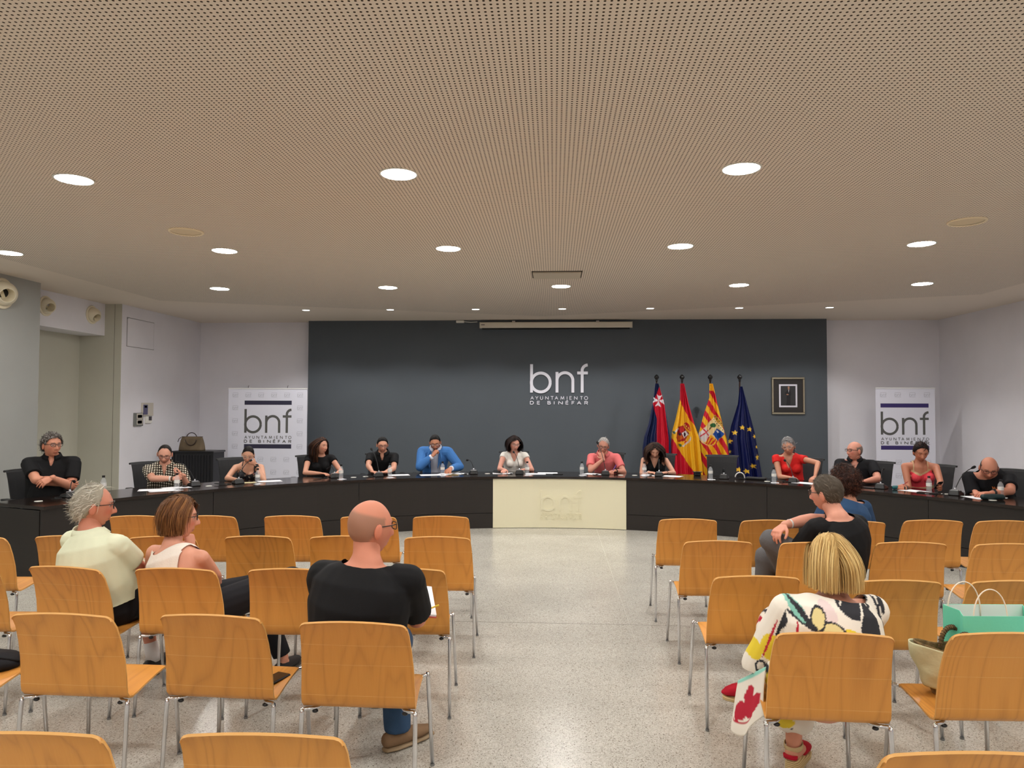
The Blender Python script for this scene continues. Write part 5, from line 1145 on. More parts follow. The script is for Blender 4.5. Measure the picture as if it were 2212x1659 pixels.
# F. blonde woman in a patterned dress (fourth row)
hipF = np.array([1.16, 3.24, .56])
BASE = np.array(lin((236, 228, 214))[:3]); KK = np.array([.028, .028, .034]); YE = np.array(lin((232, 206, 60))[:3]); RD = np.array(lin((186, 34, 56))[:3]); BG = np.array(lin((222, 206, 146))[:3]); PK = np.array(lin((228, 208, 204))[:3]); AQ = np.array(lin((150, 214, 196))[:3])
def print_cols(x, z):
    """the dress print in the dress's own back-view coordinates (metres right of the spine, metres up from the seat)"""
    o = np.tile(BASE, (len(x), 1))
    def el(cx, cz, a, b, ang=0): c, s = math.cos(math.radians(ang)), math.sin(math.radians(ang)); u = (x-cx)*c+(z-cz)*s; v = -(x-cx)*s+(z-cz)*c; return (u/a)**2+(v/b)**2
    def put(m, c): o[m] = c
    put(el(-.06, .44, .035, .05, 10) < 1, PK); put(el(.0, .35, .075, .03, -20) < 1, PK)
    # big dark petals at the right of the neck
    put(el(.075, .475, .085, .060, -15) < 1, KK); put(el(.135, .375, .055, .085, 12) < 1, KK); put(el(.16, .50, .045, .05, 0) < 1, KK)
    for (cx, cz, a, b, an) in ((.10, .44, .006, .085, -28), (.135, .50, .004, .05, 20), (.03, .50, .004, .04, -40)): put(el(cx, cz, a, b, an) < 1, BASE)
    # butterfly-like flower with black outline
    for (cx, cz, a, b, an) in ((-.055, .375, .058, .038, -12), (-.105, .42, .030, .052, -18)):
        e = el(cx, cz, a, b, an); put(e < 1, KK); put(e < .62, BG)
    put(el(-.125, .375, .055, .010, -60) < 1, KK); put(el(-.165, .40, .05, .012, -35) < 1, KK)
    put(el(-.175, .445, .022, .05, 20) < 1, AQ*.8); put(el(-.16, .43, .012, .06, 25) < 1, KK)
    # left sleeve stripes, yellow patch
    put(el(-.235, .33, .008, .10, -14) < 1, KK); put(el(-.265, .24, .040, .065, 0) < 1, YE); e = el(-.235, .19, .022, .030, 0); put(e < 1, KK); put(e < .45, BASE); put(el(-.225, .08, .007, .12, -8) < 1, KK); put(el(-.2, .02, .006, .12, 20) < 1, KK)
    put(el(-.195, .30, .005, .10, -6) < 1, RD)
    put(el(-.30, .36, .008, .12, -22) < 1, KK); put(el(-.33, .22, .030, .055, 10) < 1, YE); e = el(-.30, .14, .024, .034, 0); put(e < 1, KK); put(e < .45, BASE); put(el(-.345, .33, .006, .08, -10) < 1, KK); put(el(-.27, .28, .005, .10, -16) < 1, RD)
    # lower back: yellow and red with aqua
    put(el(.09, .335, .10, .018, -30) < 1, YE); put(el(.06, .30, .035, .020, 10) < 1, RD); put(el(-.02, .285, .09, .012, 0) < 1, AQ); put(el(.20, .27, .03, .02, 0) < 1, KK)
    put(el(.235, .40, .008, .10, 6) < 1, KK); put(el(.255, .45, .012, .04, 0) < 1, KK); put(el(.17, .545, .03, .012, -20) < 1, RD); put(el(.20, .53, .02, .010, 0) < 1, YE)
    put(el(-.17, .56, .03, .014, 10) < 1, KK); put(el(-.12, .565, .014, .010, 0) < 1, RD)
    for i, (cx, cz) in enumerate([(-.2, -.05), (.1, .1), (-.05, .15), (.2, .12), (0, 0), (-.28, .0), (.05, -.2), (-.1, -.2)]): put(el(cx, cz, .05, .03, i*37) < 1, (YE, RD, KK, AQ)[i % 4])
    return o
M_dress = mat('dress_print', (236, 228, 214), rough=.75, vcol=True, spec=.25)
PF = person('woman with a straight blonde bob in a cream dress with a bold flower print', A(1794, 1213, 3.28), hipF, (2, 2, 0), -14, shoulder_h=-3, fem=True, girth=1.25, sc=1.08, skin=(206, 140, 112), headsc=1.0, vox=.0095, shoulder_w=1.06, neck_fwd=-.02,
    rh=hipF+np.array([.02, .42, .14]), relb=hipF+np.array([.35, .15, .1]), lh=hipF+np.array([-.08, .34, .03]), lelb=A(1655, 1400, 3.3),
    legs=dict(r=(hipF+np.array([.04, .46, .02]), np.array([1.125, 3.50, .155]), hz(35)), l=(hipF+np.array([-.02, .45, .03]), A(1634, 1480, 3.62)+np.array([.02, .02, .03]), hz(-70)-UP*.1)),
    hair=dict(style='woman', col=(192, 154, 92), th=.010, base=.72, locks=dict(push=.42, n=6000, L=.24, end=-.100, w=.0024, vol=.011, part=.0, back=.45, steps=16, open=.05, col2=(222, 190, 126), p2=.45, cv=.14, seed=21)),
    shirt=dict(mat=M_dress, neck='scoop', sw=.125, sleeve=1.7, loose=.022, fold=.006, bottom=-.2, vox=.006, paint=lambda V, q: print_cols(q['xs']*1.12+.045, (V-q['N'])[:, 2]*1.05+.475)), pants=None, shoes=None)
# skirt: cloth over the thighs that falls in front and to the left
h_, knR, anR, toR = PF['LG']['r']; hL, knL, anL, toL = PF['LG']['l']
parts = [tube([hipF-UP*.02, hipF*.6+(knR+knL)*.2, (knR+knL)/2+UP*.02], [.24, .22, .17], 20, ry=[.13, .115, .10], side=np.array([1, .2, 0]), round_ends=True),
         tube([(knR+knL)/2+UP*.0, (knR*.5+anR*.5)+np.array([.0, .02, .0]), anR+np.array([.0, .02, .10])], [.17, .13, .11], 20, ry=[.09, .085, .075], side=np.array([1, .3, 0]), round_ends=True),
         tube([knL+UP*.02, (knL*.45+anL*.55)+UP*.0], [.13, .10], 14, round_ends=True)]
V, Q, Nn = remesh(parts, .009, 3); V = V+Nn*waves(V-hipF, .010, 8, 1.1)[:, None]; V2, Q2, us = keep(V, Q, (V[:, 2] > .165)); V2 = soften(V2, Q2)
sk_ = mk('skirt', V2+PF['L0'], Q2, M_dress, PF['root'], True, col=print_cols((V2-hipF)[:, 0]*1.1-.1, (V2-hipF)[:, 2]+.25))
# hanging corner of the dress beside the seat
c0, c1, c2, c3, c4 = A(1655, 1440, 3.20), A(1595, 1470, 3.46), A(1576, 1562, 3.46), A(1600, 1588, 3.38), A(1648, 1545, 3.22)
nx, nz_ = 26, 34; V = []
for i in range(nz_+1):
    t = i/nz_
    for j in range(nx+1):
        s = j/nx; a = c1*(1-t)+c2*t; m_ = (c1*.5+c0*.5)*(1-t)+c3*t; b = c0*(1-t)+c4*t; p = a*(1-s)**2+2*s*(1-s)*(2*m_-(a+b)/2)+b*s*s; p = p+np.array([.5, -.8, 0])*.012*math.sin(s*11+t*2)*t; V.append(p)
V = np.array(V); F = [(i*(nx+1)+j, i*(nx+1)+j+1, (i+1)*(nx+1)+j+1, (i+1)*(nx+1)+j) for i in range(nz_) for j in range(nx)]
U_, T_ = np.meshgrid(np.linspace(0, 1, nx+1), np.linspace(0, 1, nz_+1)); U_, T_ = U_.ravel(), T_.ravel(); cc = np.tile(BASE, (len(V), 1))
for (cx, cz, a, b) in ((.32, .60, .24, .17), (.72, .58, .24, .19), (.55, .36, .13, .17)): cc[((U_-cx)/a)**2+((T_-cz)/b)**2 < 1] = RD
cc[(np.abs(T_-.80) < .014)&(U_ > .05)&(U_ < .8)] = RD; cc[T_ < .06] = AQ
o = mk('skirt_corner', V+PF['L0'], F, M_dress, PF['root'], True, col=cc); o.modifiers.new('t', 'SOLIDIFY').thickness = .002
# espadrille wedges
M_rope = mat('rope_sole', (202, 178, 126), rough=.9); nt_ = NT(M_rope); b_ = M_rope.node_tree.nodes['Principled BSDF']; tc_ = nt_.n('ShaderNodeTexCoord'); sp_ = nt_.n('ShaderNodeSeparateXYZ'); nt_.l(tc_.outputs['Object'], sp_.inputs[0]); f_ = nt_.m('ABSOLUTE', nt_.m('SUBTRACT', nt_.m('FRACT', nt_.m('DIVIDE', sp_.outputs[2], .0085)), .5)); nt_.l(nt_.mix(nt_.m('MULTIPLY', f_, 2.), lin((222, 198, 146)), lin((160, 132, 84))), b_.inputs['Base Color']); bp_ = nt_.n('ShaderNodeBump'); bp_.inputs['Distance'].default_value = .003; nt_.l(f_, bp_.inputs['Height']); nt_.l(bp_.outputs[0], b_.inputs['Normal'])
M_redc = cloth('canvas_red', (182, 22, 44)); M_strap = cloth('strap_tan', (196, 172, 128))
def wedge(P, s):
    h_, kn, an, to = P['LG'][s]; L = nrm(an-kn); to_ = nrm(to); sd = nrm(np.cross(to_, UP)); up = nrm(np.cross(sd, to_)); b = an-up*.062
    R = np.stack([sd, to_, up], 1)
    def W(V): return b+np.asarray(V)@R.T+P['L0']
    # sole: heel 9 cm, toe 3 cm; local x side, y toe, z up
    ys = np.linspace(-.055, .185, 13); wd = np.interp(ys, [-.055, -.03, .05, .12, .17, .185], [.020, .034, .036, .043, .032, .012]); top = np.interp(ys, [-.055, .05, .12, .185], [0, -.012, -.030, -.030]); bot = np.interp(ys, [-.055, .06, .12, .185], [-.088, -.07, -.058, -.050]); V = []
    for y, w, t, bb in zip(ys, wd, top, bot):
        for a in np.linspace(0, 2*math.pi, 16, endpoint=False): V.append((math.copysign(abs(math.cos(a))**.6, math.cos(a))*w, y, (t+bb)/2+math.copysign(abs(math.sin(a))**.6, math.sin(a))*(t-bb)/2))
    n = 16; F = [(i*n+j, i*n+(j+1) % n, (i+1)*n+(j+1) % n, (i+1)*n+j) for i in range(12) for j in range(n)]+[tuple(range(n))[::-1], tuple(12*n+j for j in range(n))]
    sh = mk('wedge_sole', W(V), F, M_rope, P['root'], True); sh['label'] = 'braided rope wedge sole'
    Vt, Ft = tube([(0, .085, .0), (0, .13, -.004), (0, .165, -.012), (0, .18, -.016)], [.040, .042, .034, .018], 14, ry=[.036, .028, .020, .010], side=(1, 0, 0), round_ends=True); Vt[:, 2] = np.maximum(Vt[:, 2], -.03); mk('toe_cap', W(Vt), Ft, M_redc, sh, True)['label'] = 'red canvas toe cap'
    Vt, Ft = tube([(0, -.052, .004), (0, -.052, .020)], [.032, .034], 14, ry=[.018, .018], side=(1, 0, 0)); mk('heel_band', W(Vt), Ft, M_redc, sh, True)
    a = np.linspace(0, 2*math.pi, 25); mb = MB(); V, F = tube(np.stack([.040*np.cos(a), -.004+.044*np.sin(a), .050+.010*np.sin(a)], 1), .012, 8, ry=.003, side=np.array([0, 0, 1.]), cap=False); mk('ankle_strap', W(V), F, M_strap, sh, True)
wedge(PF, 'r'); wedge(PF, 'l')
# ================================================================== OFFICE CHAIRS behind the table
M_mesh = mat('chair_mesh', (34, 34, 36), rough=.75, bump=.5, bscale=700); M_frame = mat('chair_frame', (20, 20, 22), rough=.45)
def build_office():
    t = empty('office_chair', (0, 0, 0))    # faces +y
    V = []; n = 10; zs = [.56, .62, .75, .88, .965, .98]; ys = [-.20, -.225, -.25, -.275, -.30, -.315]; w = [.19, .205, .213, .220, .226, .24]
    for sd in (0, 1):
        for z, y, ww in zip(zs, ys, w):
            for j in range(n+1): s = j/n*2-1; V.append((s*ww, y+.05*s*s-.022*sd, z))
    m = n+1; k = len(zs); F = []
    for sd in (0, 1):
        for i in range(k-1):
            for j in range(n): q = (sd*k*m+i*m+j, sd*k*m+i*m+j+1, sd*k*m+(i+1)*m+j+1, sd*k*m+(i+1)*m+j); F.append(q if sd else q[::-1])
    rim = [j for j in range(m)]+[i*m+n for i in range(1, k)]+[(k-1)*m+j for j in range(n-1, -1, -1)]+[i*m for i in range(k-2, 0, -1)]
    for a, b in zip(rim, rim[1:]+rim[:1]): F.append((b, a, a+k*m, b+k*m))
    mk('backrest', V, F, M_mesh, t, False)
    MB().tube([(-.246, -.276, .978), (-.125, -.318, .982), (0, -.33, .983), (.125, -.318, .982), (.246, -.276, .978)], .013, 8).build('top_rail', M_frame, t, True)
    MB().box(-.25, .25, -.22, .27, .41, .49, bev=.03).build('seat', M_mesh, t, True)
    MB().tube([(0, -.22, .44), (0, -.28, .48), (0, -.29, .66)], .025, 8).build('back_post', M_frame, t, True)
    for s in (-1, 1):
        MB().tube([(s*.24, 0, .43), (s*.30, 0, .45), (s*.305, 0, .60), (s*.305, 0, .665)], .016, 8).build('arm_post', M_frame, t, True)
        MB().box(s*.305-.04, s*.305+.04, -.14, .13, .665, .69, bev=.01).build('armrest', M_frame, t, True)
    MB().tube([(0, 0, .10), (0, 0, .41)], .03, 12).build('gas_column', M_frame, t, True)
    for i in range(5):
        a = i*2*math.pi/5+.3; c, s = math.cos(a), math.sin(a); MB().tube([(c*.02, s*.02, .11), (c*.30, s*.30, .075)], [.028, .016], 8).build('base_arm', M_frame, t, True)
        MB().ell((c*.30, s*.30, .03), (.028, .028, .03), 10).build('caster', M_frame, t, True)
    return t
off0 = None
OFF = [('curly', 88, .40, 0, 'behind the curly-haired man at the left table end'), ('check', 342, .36, 0, 'behind the man in the checked shirt'), ('floral', 520, .36, 0, 'behind the woman in the floral top'), ('longhair', 684, .36, 0, 'behind the woman with long dark hair'), ('polo', 830, .44, 0, 'behind the man in the black polo, left of centre'),
       ('blue', 940, .38, 0, 'behind the man in the blue jacket'), ('white', 1112, .52, 0, 'behind the woman in the white blouse'), ('salmon', 1316, .38, 0, 'behind the man in the salmon polo'), ('bowed', 1424, .38, 0, 'behind the woman in the sleeveless black top'), (None, 1556, .34, 4, 'empty, facing the table in front of the flags'),
       ('red', 1732, .38, 0, 'behind the woman in red'), ('baldtable', 1878, .38, 0, 'behind the smiling bald man'), ('coral', 2004, .38, 0, 'behind the woman in the coral top'), ('tee', 2172, .36, 0, 'behind the man in the printed T-shirt')]
for nm, u, dr, rr, lab in OFF:
    p = arcpt(u, 1000, dr); d = radial(p); rz = math.atan2(d[0], -d[1])+math.radians(rr)   # face the circle's centre
    lab = 'black mesh office chair, '+lab
    if off0 is None: off0 = build_office(); off0.location = (p[0], p[1], 0); off0.rotation_euler = (0, 0, rz); tag(off0, lab, 'office chair', 'office chairs behind the table')
    else: dup(off0, (p[0], p[1], 0), rz, lab)
# ================================================================== THINGS ON THE TABLE
def top(u, v): p = atz(u, v, TT); return np.array([p[0], p[1], TT])
def topc(u, dr): p = arcpt(u, 1000, dr); return np.array([p[0], p[1], TT])
WHO = dict(curly='the curly-haired man', check='the man in the checked shirt', floral='the woman in the floral top', longhair='the woman with long dark hair', polo='the man in the black polo', blue='the man in the blue jacket', white='the woman in the white blouse', salmon='the man in the salmon polo', bowed='the woman in the sleeveless black top', empty='the empty office chair', red='the woman in red', baldtable='the smiling bald man', coral='the woman in the coral top', tee='the man in the printed T-shirt')
M_silver = mat('silver_plastic', (196, 198, 204), rough=.25, metal=.6); M_foam = mat('foam', (12, 12, 13), rough=.95)
def mic(who, u, dr, hu, hv, hdr, rz_off=0, lab=None):
    p = topc(u, dr); d = radial(p); t = empty('conference_microphone', p, lab or f'black gooseneck conference microphone in front of {WHO[who]}', 'microphone', 'gooseneck conference microphones', rz=math.atan2(d[0], -d[1])*1+math.radians(rz_off))
    # local: +y towards the audience
    V = np.array([(-.062, -.075, 0), (.062, -.075, 0), (.062, .07, 0), (-.062, .07, 0), (-.055, -.07, .030), (.055, -.07, .030), (.050, .05, .062), (-.050, .05, .062)], float)
    mk('base', V, [(3, 2, 1, 0), (4, 5, 6, 7), (0, 1, 5, 4), (1, 2, 6, 5), (2, 3, 7, 6), (3, 0, 4, 7)], M_black, t, False).modifiers.new('b', 'BEVEL').width = .008
    MB().box(-.036, .036, .015, .040, .056, .066).build('button_panel', M_silver, t); MB().tube([(0, .02, .055), (0, .02, .085)], .010, 10).build('collar', M_silver, t, True)
    h = aty_c(hu, hv, hdr)-p; a = -t.rotation_euler[2]; hl = np.array([h[0]*math.cos(a)-h[1]*math.sin(a), h[0]*math.sin(a)+h[1]*math.cos(a), h[2]])
    b = np.array([0, .02, .07]); m1 = b+(hl-b)*.3+UP*.05; m2 = b+(hl-b)*.65+UP*.045; pts = bez([b, m1, m2, hl], 6)
    MB().tube(pts, .0045, 8).build('gooseneck', M_blackm, t, True); dd = nrm(pts[-1]-pts[-3]); V, F = tube([hl-dd*.02, hl, hl+dd*.022], [.010, .0155, .0155], 10, round_ends=True); mk('microphone_head', V, F, M_foam, t, True)
    MB().tube(bez([(.05, -.04, .008), (.11, -.05, .006), (.14, .01, .006), (.10, .05, .006), (.15, .08, .005), (.19, .02, .005)], 5), .0032, 6).build('cable', M_blackm, t, True)
def aty_c(u, v, dr): return arcpt(u, v, dr)
for a in [('curly', 150, -.28, 160, 1040, -.12), ('check', 420, -.30, 384, 999, -.1), ('floral', 515, -.40, 541, 995, -.12), ('longhair', 722, -.34, 709, 1012, -.16), ('polo', 818, -.42, 803, 971, -.1), ('blue', 1023, -.38, 1010, 994, -.2), ('white', 1122, -.42, 1110, 977, -.08), ('salmon', 1308, -.42, 1291, 957, -.08),
          ('bowed', 1424, -.40, 1423, 994, -.12), ('empty', 1564, -.42, 1563, 1016, -.36), ('red', 1714, -.40, 1696, 995, -.14), ('baldtable', 1903, -.42, 1908, 1013, -.2), ('tee', 2064, -.42, 2102, 1010, -.2)]:
    lab = None
    if a[0] == 'baldtable': lab = 'black gooseneck microphone between the smiling bald man and the woman in coral'
    if a[0] == 'tee': lab = 'black gooseneck microphone leaning right, between the woman in coral and the man in the T-shirt'
    mic(*a, lab=lab)
# bottles
M_cap = mat('bottle_cap', (16, 16, 20), rough=.35); M_lab = mat('bottle_label', (232, 230, 226), rough=.5)
def build_bottle():
    t = empty('water_bottle', (0, 0, 0))
    V, F = lathe([(.024, .002), (.029, .005), (.030, .02), (.0285, .035), (.030, .05), (.0285, .065), (.030, .08), (.030, .125), (.029, .140), (.020, .160), (.0125, .172), (.0125, .182)], 20); mk('bottle', V, F, M_glass, t, True)
    MB().lathe([(.0150, .180), (.0155, .182), (.0155, .200), (.0150, .202)], n=14).build('cap', M_cap, t, True); MB().lathe([(.0308, .085), (.0308, .120)], n=20, cap=False).build('label', M_lab, t, True); 
    return t
bt0 = None
for who, u, v in (('curly', 223, 1066), ('check', 383, 1064), ('floral', 557, 1048), ('longhair', 737, 1037), ('polo', 842, 1032), ('blue', 956, 1027.5), ('white', 1139, 1027), ('salmon', 1257, 1027), ('bowed', 1392, 1028), ('empty', 1535, 1036), ('red', 1672, 1043), ('coral', 2007, 1066), ('tee', 2162, 1075)):
    q = top(u, v); r_ = math.hypot(q[0]-CX, q[1]-CY); 
    if r_ < RF+.08: q = topc(u, -.62); q = np.array(q)
    if r_ > RF+DEP: q = topc(u, -.2)
    lab = f'clear black-capped water bottle in front of {WHO[who]}'
    if bt0 is None: bt0 = build_bottle(); bt0.location = tuple(q); tag(bt0, lab, 'bottle', 'water bottles on the table')
    else: dup(bt0, q, 0, lab)
    d = radial(q); np_ = q+np.array([d[1], -d[0], 0])*.012; t = MB().box(-.05, .05, -.04, .04, 0.0003, .0018).build('paper_coaster', M_paper, None, loc=tuple(np_)); t.rotation_euler = (0, 0, math.atan2(d[0], -d[1])+.3); tag(t, f'white paper coaster under the bottle of {WHO[who]}', 'coaster', 'paper coasters')
# sheets of paper
def sheet(u, dr, rot, lab, w=.21, h=.297, z=0.0005, name='paper_sheet', m=None, curl=0., cat='paper'):
    p = topc(u, dr); d = radial(p); n = 6; V = []; 
    for i in range(n+1):
        for j in range(n+1): x = (i/n-.5)*w; y = (j/n-.5)*h; V.append((x, y, z+curl*max(0, (j/n-.5))**2*4+.0004*math.sin(i*1.3+j)))
    F = [(i*(n+1)+j, (i+1)*(n+1)+j, (i+1)*(n+1)+j+1, i*(n+1)+j+1) for i in range(n) for j in range(n)]; o = mk(name, V, F, m or M_paper, None, True, loc=tuple(p)); s = o.modifiers.new('t', 'SOLIDIFY'); s.thickness = .0015; s.offset = 1; o.rotation_euler = (0, 0, math.atan2(d[0], -d[1])+math.radians(rot)); tag(o, lab, cat, 'papers on the table' if cat == 'paper' else None); return o
for a in [(330, -.36, 60, 'white sheet at the left hand side of the man in the checked shirt'), (352, -.52, 74, 'white sheet nearest the table edge, before the man in the checked shirt'), (382, -.34, 86, 'white sheet under the hands of the man in the checked shirt'),
          (583, -.36, 80, 'open white document right of the bottle of the woman in the floral top'), (862, -.32, 86, 'white sheet right of the bottle of the man in the black polo'), (930, -.44, 88, 'white sheet left of the bottle of the man in the blue jacket'),
          (968, -.36, 60, 'lifted white document under the hand of the man in the blue jacket'), (990, -.32, 82, 'white sheet between the man in the blue jacket and his microphone'), (1086, -.34, 88, 'white sheet under the right hand of the woman in the white blouse'),
          (1157, -.42, 90, 'white sheet right of the bottle of the woman in the white blouse'), (1183, -.28, 90, 'white pad on the table right of the woman in white', ), (1283, -.36, 70, 'loose white papers left of the man in the salmon polo'),
          (1407, -.34, 86, 'white sheet behind the microphone of the woman in the sleeveless top'), (1450, -.38, 80, 'white sheet under the left hand of the woman in the sleeveless top'), (1740, -.42, 80, 'white sheet right of the microphone of the woman in red'),
          (1975, -.38, 76, 'white sheets under the hands of the woman in the coral top'), (2112, -.46, 60, 'white sheet under the fist of the man in the printed T-shirt')]:
    sheet(*a, curl=.03 if 'lifted' in a[3] else .004 if 'loose' in a[3] else 0)
sheet(536, -.38, 80, 'cream notebook before the woman in the floral top', .15, .21, .001, 'notebook', mat('notebook_cream', (196, 184, 140), rough=.7), 0, 'notebook')
# round cable outlets in the table top
for u, dr, w in ((85, -.35, 'at the left table end'), (452, -.45, 'left of the woman in the floral top'), (764, -.42, 'left of the man in the black polo'), (790, -.38, 'beside the cable of the man in the black polo'), (1053, -.36, 'right of the free-standing microphone'), (1341, -.45, 'right of the microphone of the man in salmon'), (1371, -.42, 'left of the bottle of the woman in the sleeveless top'), (1657, -.5, 'left of the bottle of the woman in red'), (2040, -.40, 'between the woman in coral and the last microphone'), (2143, -.56, 'in front of the dark glasses case')):
    t = MB().lathe([(.036, .0), (.040, .001), (.036, .0035), (.0, .0035)], n=24).build('cable_outlet', M_whitep, None, True, loc=tuple(topc(u, dr))); tag(t, f'round white cable outlet, {w}', 'cable outlet', 'white cable outlets')
# cables in loops
for u, dr, w, r_ in ((478, -.42, 'left of the microphone of the woman in the floral top', .05), (686, -.40, 'beside the microphone of the woman with long dark hair', .035), (1076, -.40, 'left of the microphone of the woman in white', .04), (1690, -.44, 'beside the microphone of the woman in red', .04), (1604, -.40, 'in front of the white arch-shaped device', .03)):
    a = np.linspace(0, 5.2*math.pi, 60); rr_ = r_*(1+.15*np.sin(a*.7)); pts = np.stack([rr_*1.5*np.cos(a), rr_*.8*np.sin(a), .006+.012*np.abs(np.sin(a*.5))], 1); t = MB().tube(pts, .0035, 6).build('coiled_cable', M_blackm, None, True, loc=tuple(topc(u, dr))); tag(t, f'coil of black cable, {w}', 'cable', 'coiled cables')
# small things
def thing_box(name, u, dr, w, d_, h, rot, m, lab, cat, bev=.008, z=0):
    p = topc(u, dr); d = radial(p); o = MB().box(-w/2, w/2, -d_/2, d_/2, z, z+h, bev=min(bev, h*.45)).build(name, m, None, False, loc=tuple(p)); o.rotation_euler = (0, 0, math.atan2(d[0], -d[1])+math.radians(rot)); tag(o, lab, cat); return o
p = topc(1943, -.34); V, F = tube([(-.07, 0, .024), (0, 0, .027), (.07, 0, .024)], [.022, .026, .022], 14, ry=.024, side=(0, 1, 0), round_ends=True); o = mk('glasses_case', V, F, mat('case_teal', (20, 92, 96), rough=.45), None, True, loc=tuple(p)); tag(o, 'small teal glasses case left of the woman in the coral top', 'glasses case')
p = topc(2143, -.52); V, F = tube([(-.10, 0, .030), (0, 0, .034), (.10, 0, .030)], [.028, .034, .028], 14, ry=.030, side=(0, 1, 0), round_ends=True); o = mk('glasses_case', V, F, mat('case_dark', (22, 44, 46), rough=.5), None, True, loc=tuple(p)); tag(o, 'large dark green glasses case in front of the man in the printed T-shirt', 'glasses case')
thing_box('phone', 1205, -.48, .07, .14, .009, 70, M_black, 'black phone lying right of the woman in white', 'phone', .003); thing_box('phone', 980, -.52, .07, .14, .009, 80, mat('phone_gold', (160, 140, 100), rough=.4), 'phone in a pale case before the man in the blue jacket', 'phone', .003)
thing_box('tablet', 1872, -.44, .2, .14, .010, 0, M_black, 'dark tablet left of the microphone of the bald man', 'tablet', .003); thing_box('tablet_case', 1633, -.34, .27, .10, .035, 0, M_blackm, 'black zipped case on the table right of the white arch-shaped device', 'case', .012)
thing_box('notebook', 2002, -.50, .2, .10, .012, 6, M_black, 'black open notebook before the woman in the coral top', 'notebook', .003)
p = topc(1506, -.16); t = empty('desk_clock', p, 'small black device standing on the table left of the empty chair', 'device'); MB().box(-.05, .05, -.03, .03, 0, .05, bev=.01).build('body', M_black, t); MB().box(-.065, .065, -.035, .035, .05, .062, bev=.004).build('lid', M_black, t)
p = topc(1598, -.34); t = empty('arch_device', p, 'white arch-shaped device with a dark screen on the table before the empty chair', 'device')
a = np.linspace(-.1, math.pi*.95, 18); MB().tube(np.stack([.065*np.cos(a), 0*a, .012+.075*np.sin(a)], 1), .008, 8).build('arch', M_whitep, t, True); MB().box(-.04, .05, .005, .012, .005, .065).build('screen', M_black, t); MB().box(-.07, .07, -.03, .03, 0, .008).build('foot', M_black, t)
MB().box(-.005, .005, 0, .001, 0, .001)
def pen(P0, P1, m, lab, name='pen'):
    P0, P1 = np.array(P0), np.array(P1); t = MB().tube([P0*0, P1-P0], .004, 8).build(name, m, None, True, loc=tuple(P0)); tag(t, lab, 'pen'); return t
a_ = PPL['coral']['arms']['r'][2]; pen(a_+np.array([-.06, -.06, -.01]), a_+np.array([.06, -.02, .05]), mat('pen_red', (170, 30, 40), rough=.3), 'red pen in the right hand of the woman in the coral top')
a_ = PPL['coral']['arms']['l'][2]; o = MB().box(-.035, .035, -.004, .004, -.06, .06, bev=.003).build('phone', M_black, None, loc=tuple(a_+np.array([-.05, -.09, .03]))); o.rotation_euler = (math.radians(40), 0, .4); tag(o, 'black phone held up by the woman in the coral top', 'phone')
a_ = PPL['salmon']['arms']['l'][2]; pen(a_+np.array([-.04, -.09, .0]), a_+np.array([.02, .0, .09]), mat('pen_violet', (90, 60, 160), rough=.3), 'violet pen in the hand of the man in the salmon polo')
# watches and bracelets
def band(P, s, col, lab, t0=.90, r=.031, w=.011, name='watch', face=False):
    S_, E_, W_ = P['arms'][s]; c = E_+(W_-E_)*t0; d = nrm(W_-E_); V, F = tube([c-d*w, c, c+d*w], r, 16); o = mk(name, V+P['L0'], F, mat('band_%d_%d_%d' % tuple(col), col, rough=.4), P['root'], True)
    if face: V, F = tube([c+UP*(r-.004), c+UP*(r+.008)], .019, 16); mk('watch_face', V+P['L0'], F, M_black, o, True)
band(PPL['floral'], 'l', (18, 18, 20), '', .85, .029, .012, 'watch', True); band(PPL['tee'], 'l', (18, 18, 20), '', .86, .033, .014, 'watch', True); band(PPL['salmon'], 'l', (20, 20, 22), '', .9, .032, .010, 'watch', True)
band(PPL['check'], 'r', (225, 222, 215), '', .82, .033, .007, 'bracelet'); band(PPL['check'], 'r', (80, 60, 44), '', .92, .032, .009, 'bracelet'); band(PPL['bowed'], 'l', (30, 28, 28), '', .9, .027, .004, 'bracelet'); band(PPL['bowed'], 'r', (200, 195, 190), '', .9, .029, .005, 'watch')
band(PD, 'r', (215, 212, 208), '', .80, .033, .006, 'watch'); band(PPL['coral'], 'l', (214, 190, 130), '', .9, .028, .004, 'bracelet')
# shirt print of the last man: three lines of orange letters and a green blob on the chest
P = PPL['tee']; mb = MB(); c_ = P['N']; 
from mathutils.bvhtree import BVHTree
def bvh_of(o):
    me = o.data; return BVHTree.FromPolygons([v.co for v in me.vertices], [tuple(p.vertices) for p in me.polygons])
sh_o = [c for c in P['root'].children if c.name.startswith('shirt')][0]; bv = bvh_of(sh_o); RT = P['root'].location
camdir = nrm(P['tf']*.8-UP*.0)
def onshirt(q, d):
    out = []
    for x, z in q:
        o_ = np.array(base)+(-P['Rs'])*x*1.+P['tu']*z+P['tf']*.4; h = bv.ray_cast(Vector(o_-np.array(RT)), Vector(-P['tf']), 1.)
        out.append((np.array(h[0])+P['tf']*(.002+d)) if h[0] is not None else o_-P['tf']*.25-np.array(RT))
    return np.array(out)
for li, (wd, x0) in enumerate((('MA', .0), ('LIMA', -.0), ('TIA', .0))):
    for ci, ch in enumerate(wd):
        base = c_-P['tu']*(.155+li*.048); st = [[((x0+ci*.036+a*.026)-.02, b*.034) for a, b in s] for s in strokes_of(ch)]; st = [[p for i in range(len(s)-1) for p in [s[i], tuple((np.array(s[i])+np.array(s[i+1]))/2)]]+[s[-1]] for s in st]; stroke_geo(st, .009, .001, mb, onshirt)
mb.build('printed_letters', mat('print_orange', (214, 120, 60), rough=.6), P['root'])
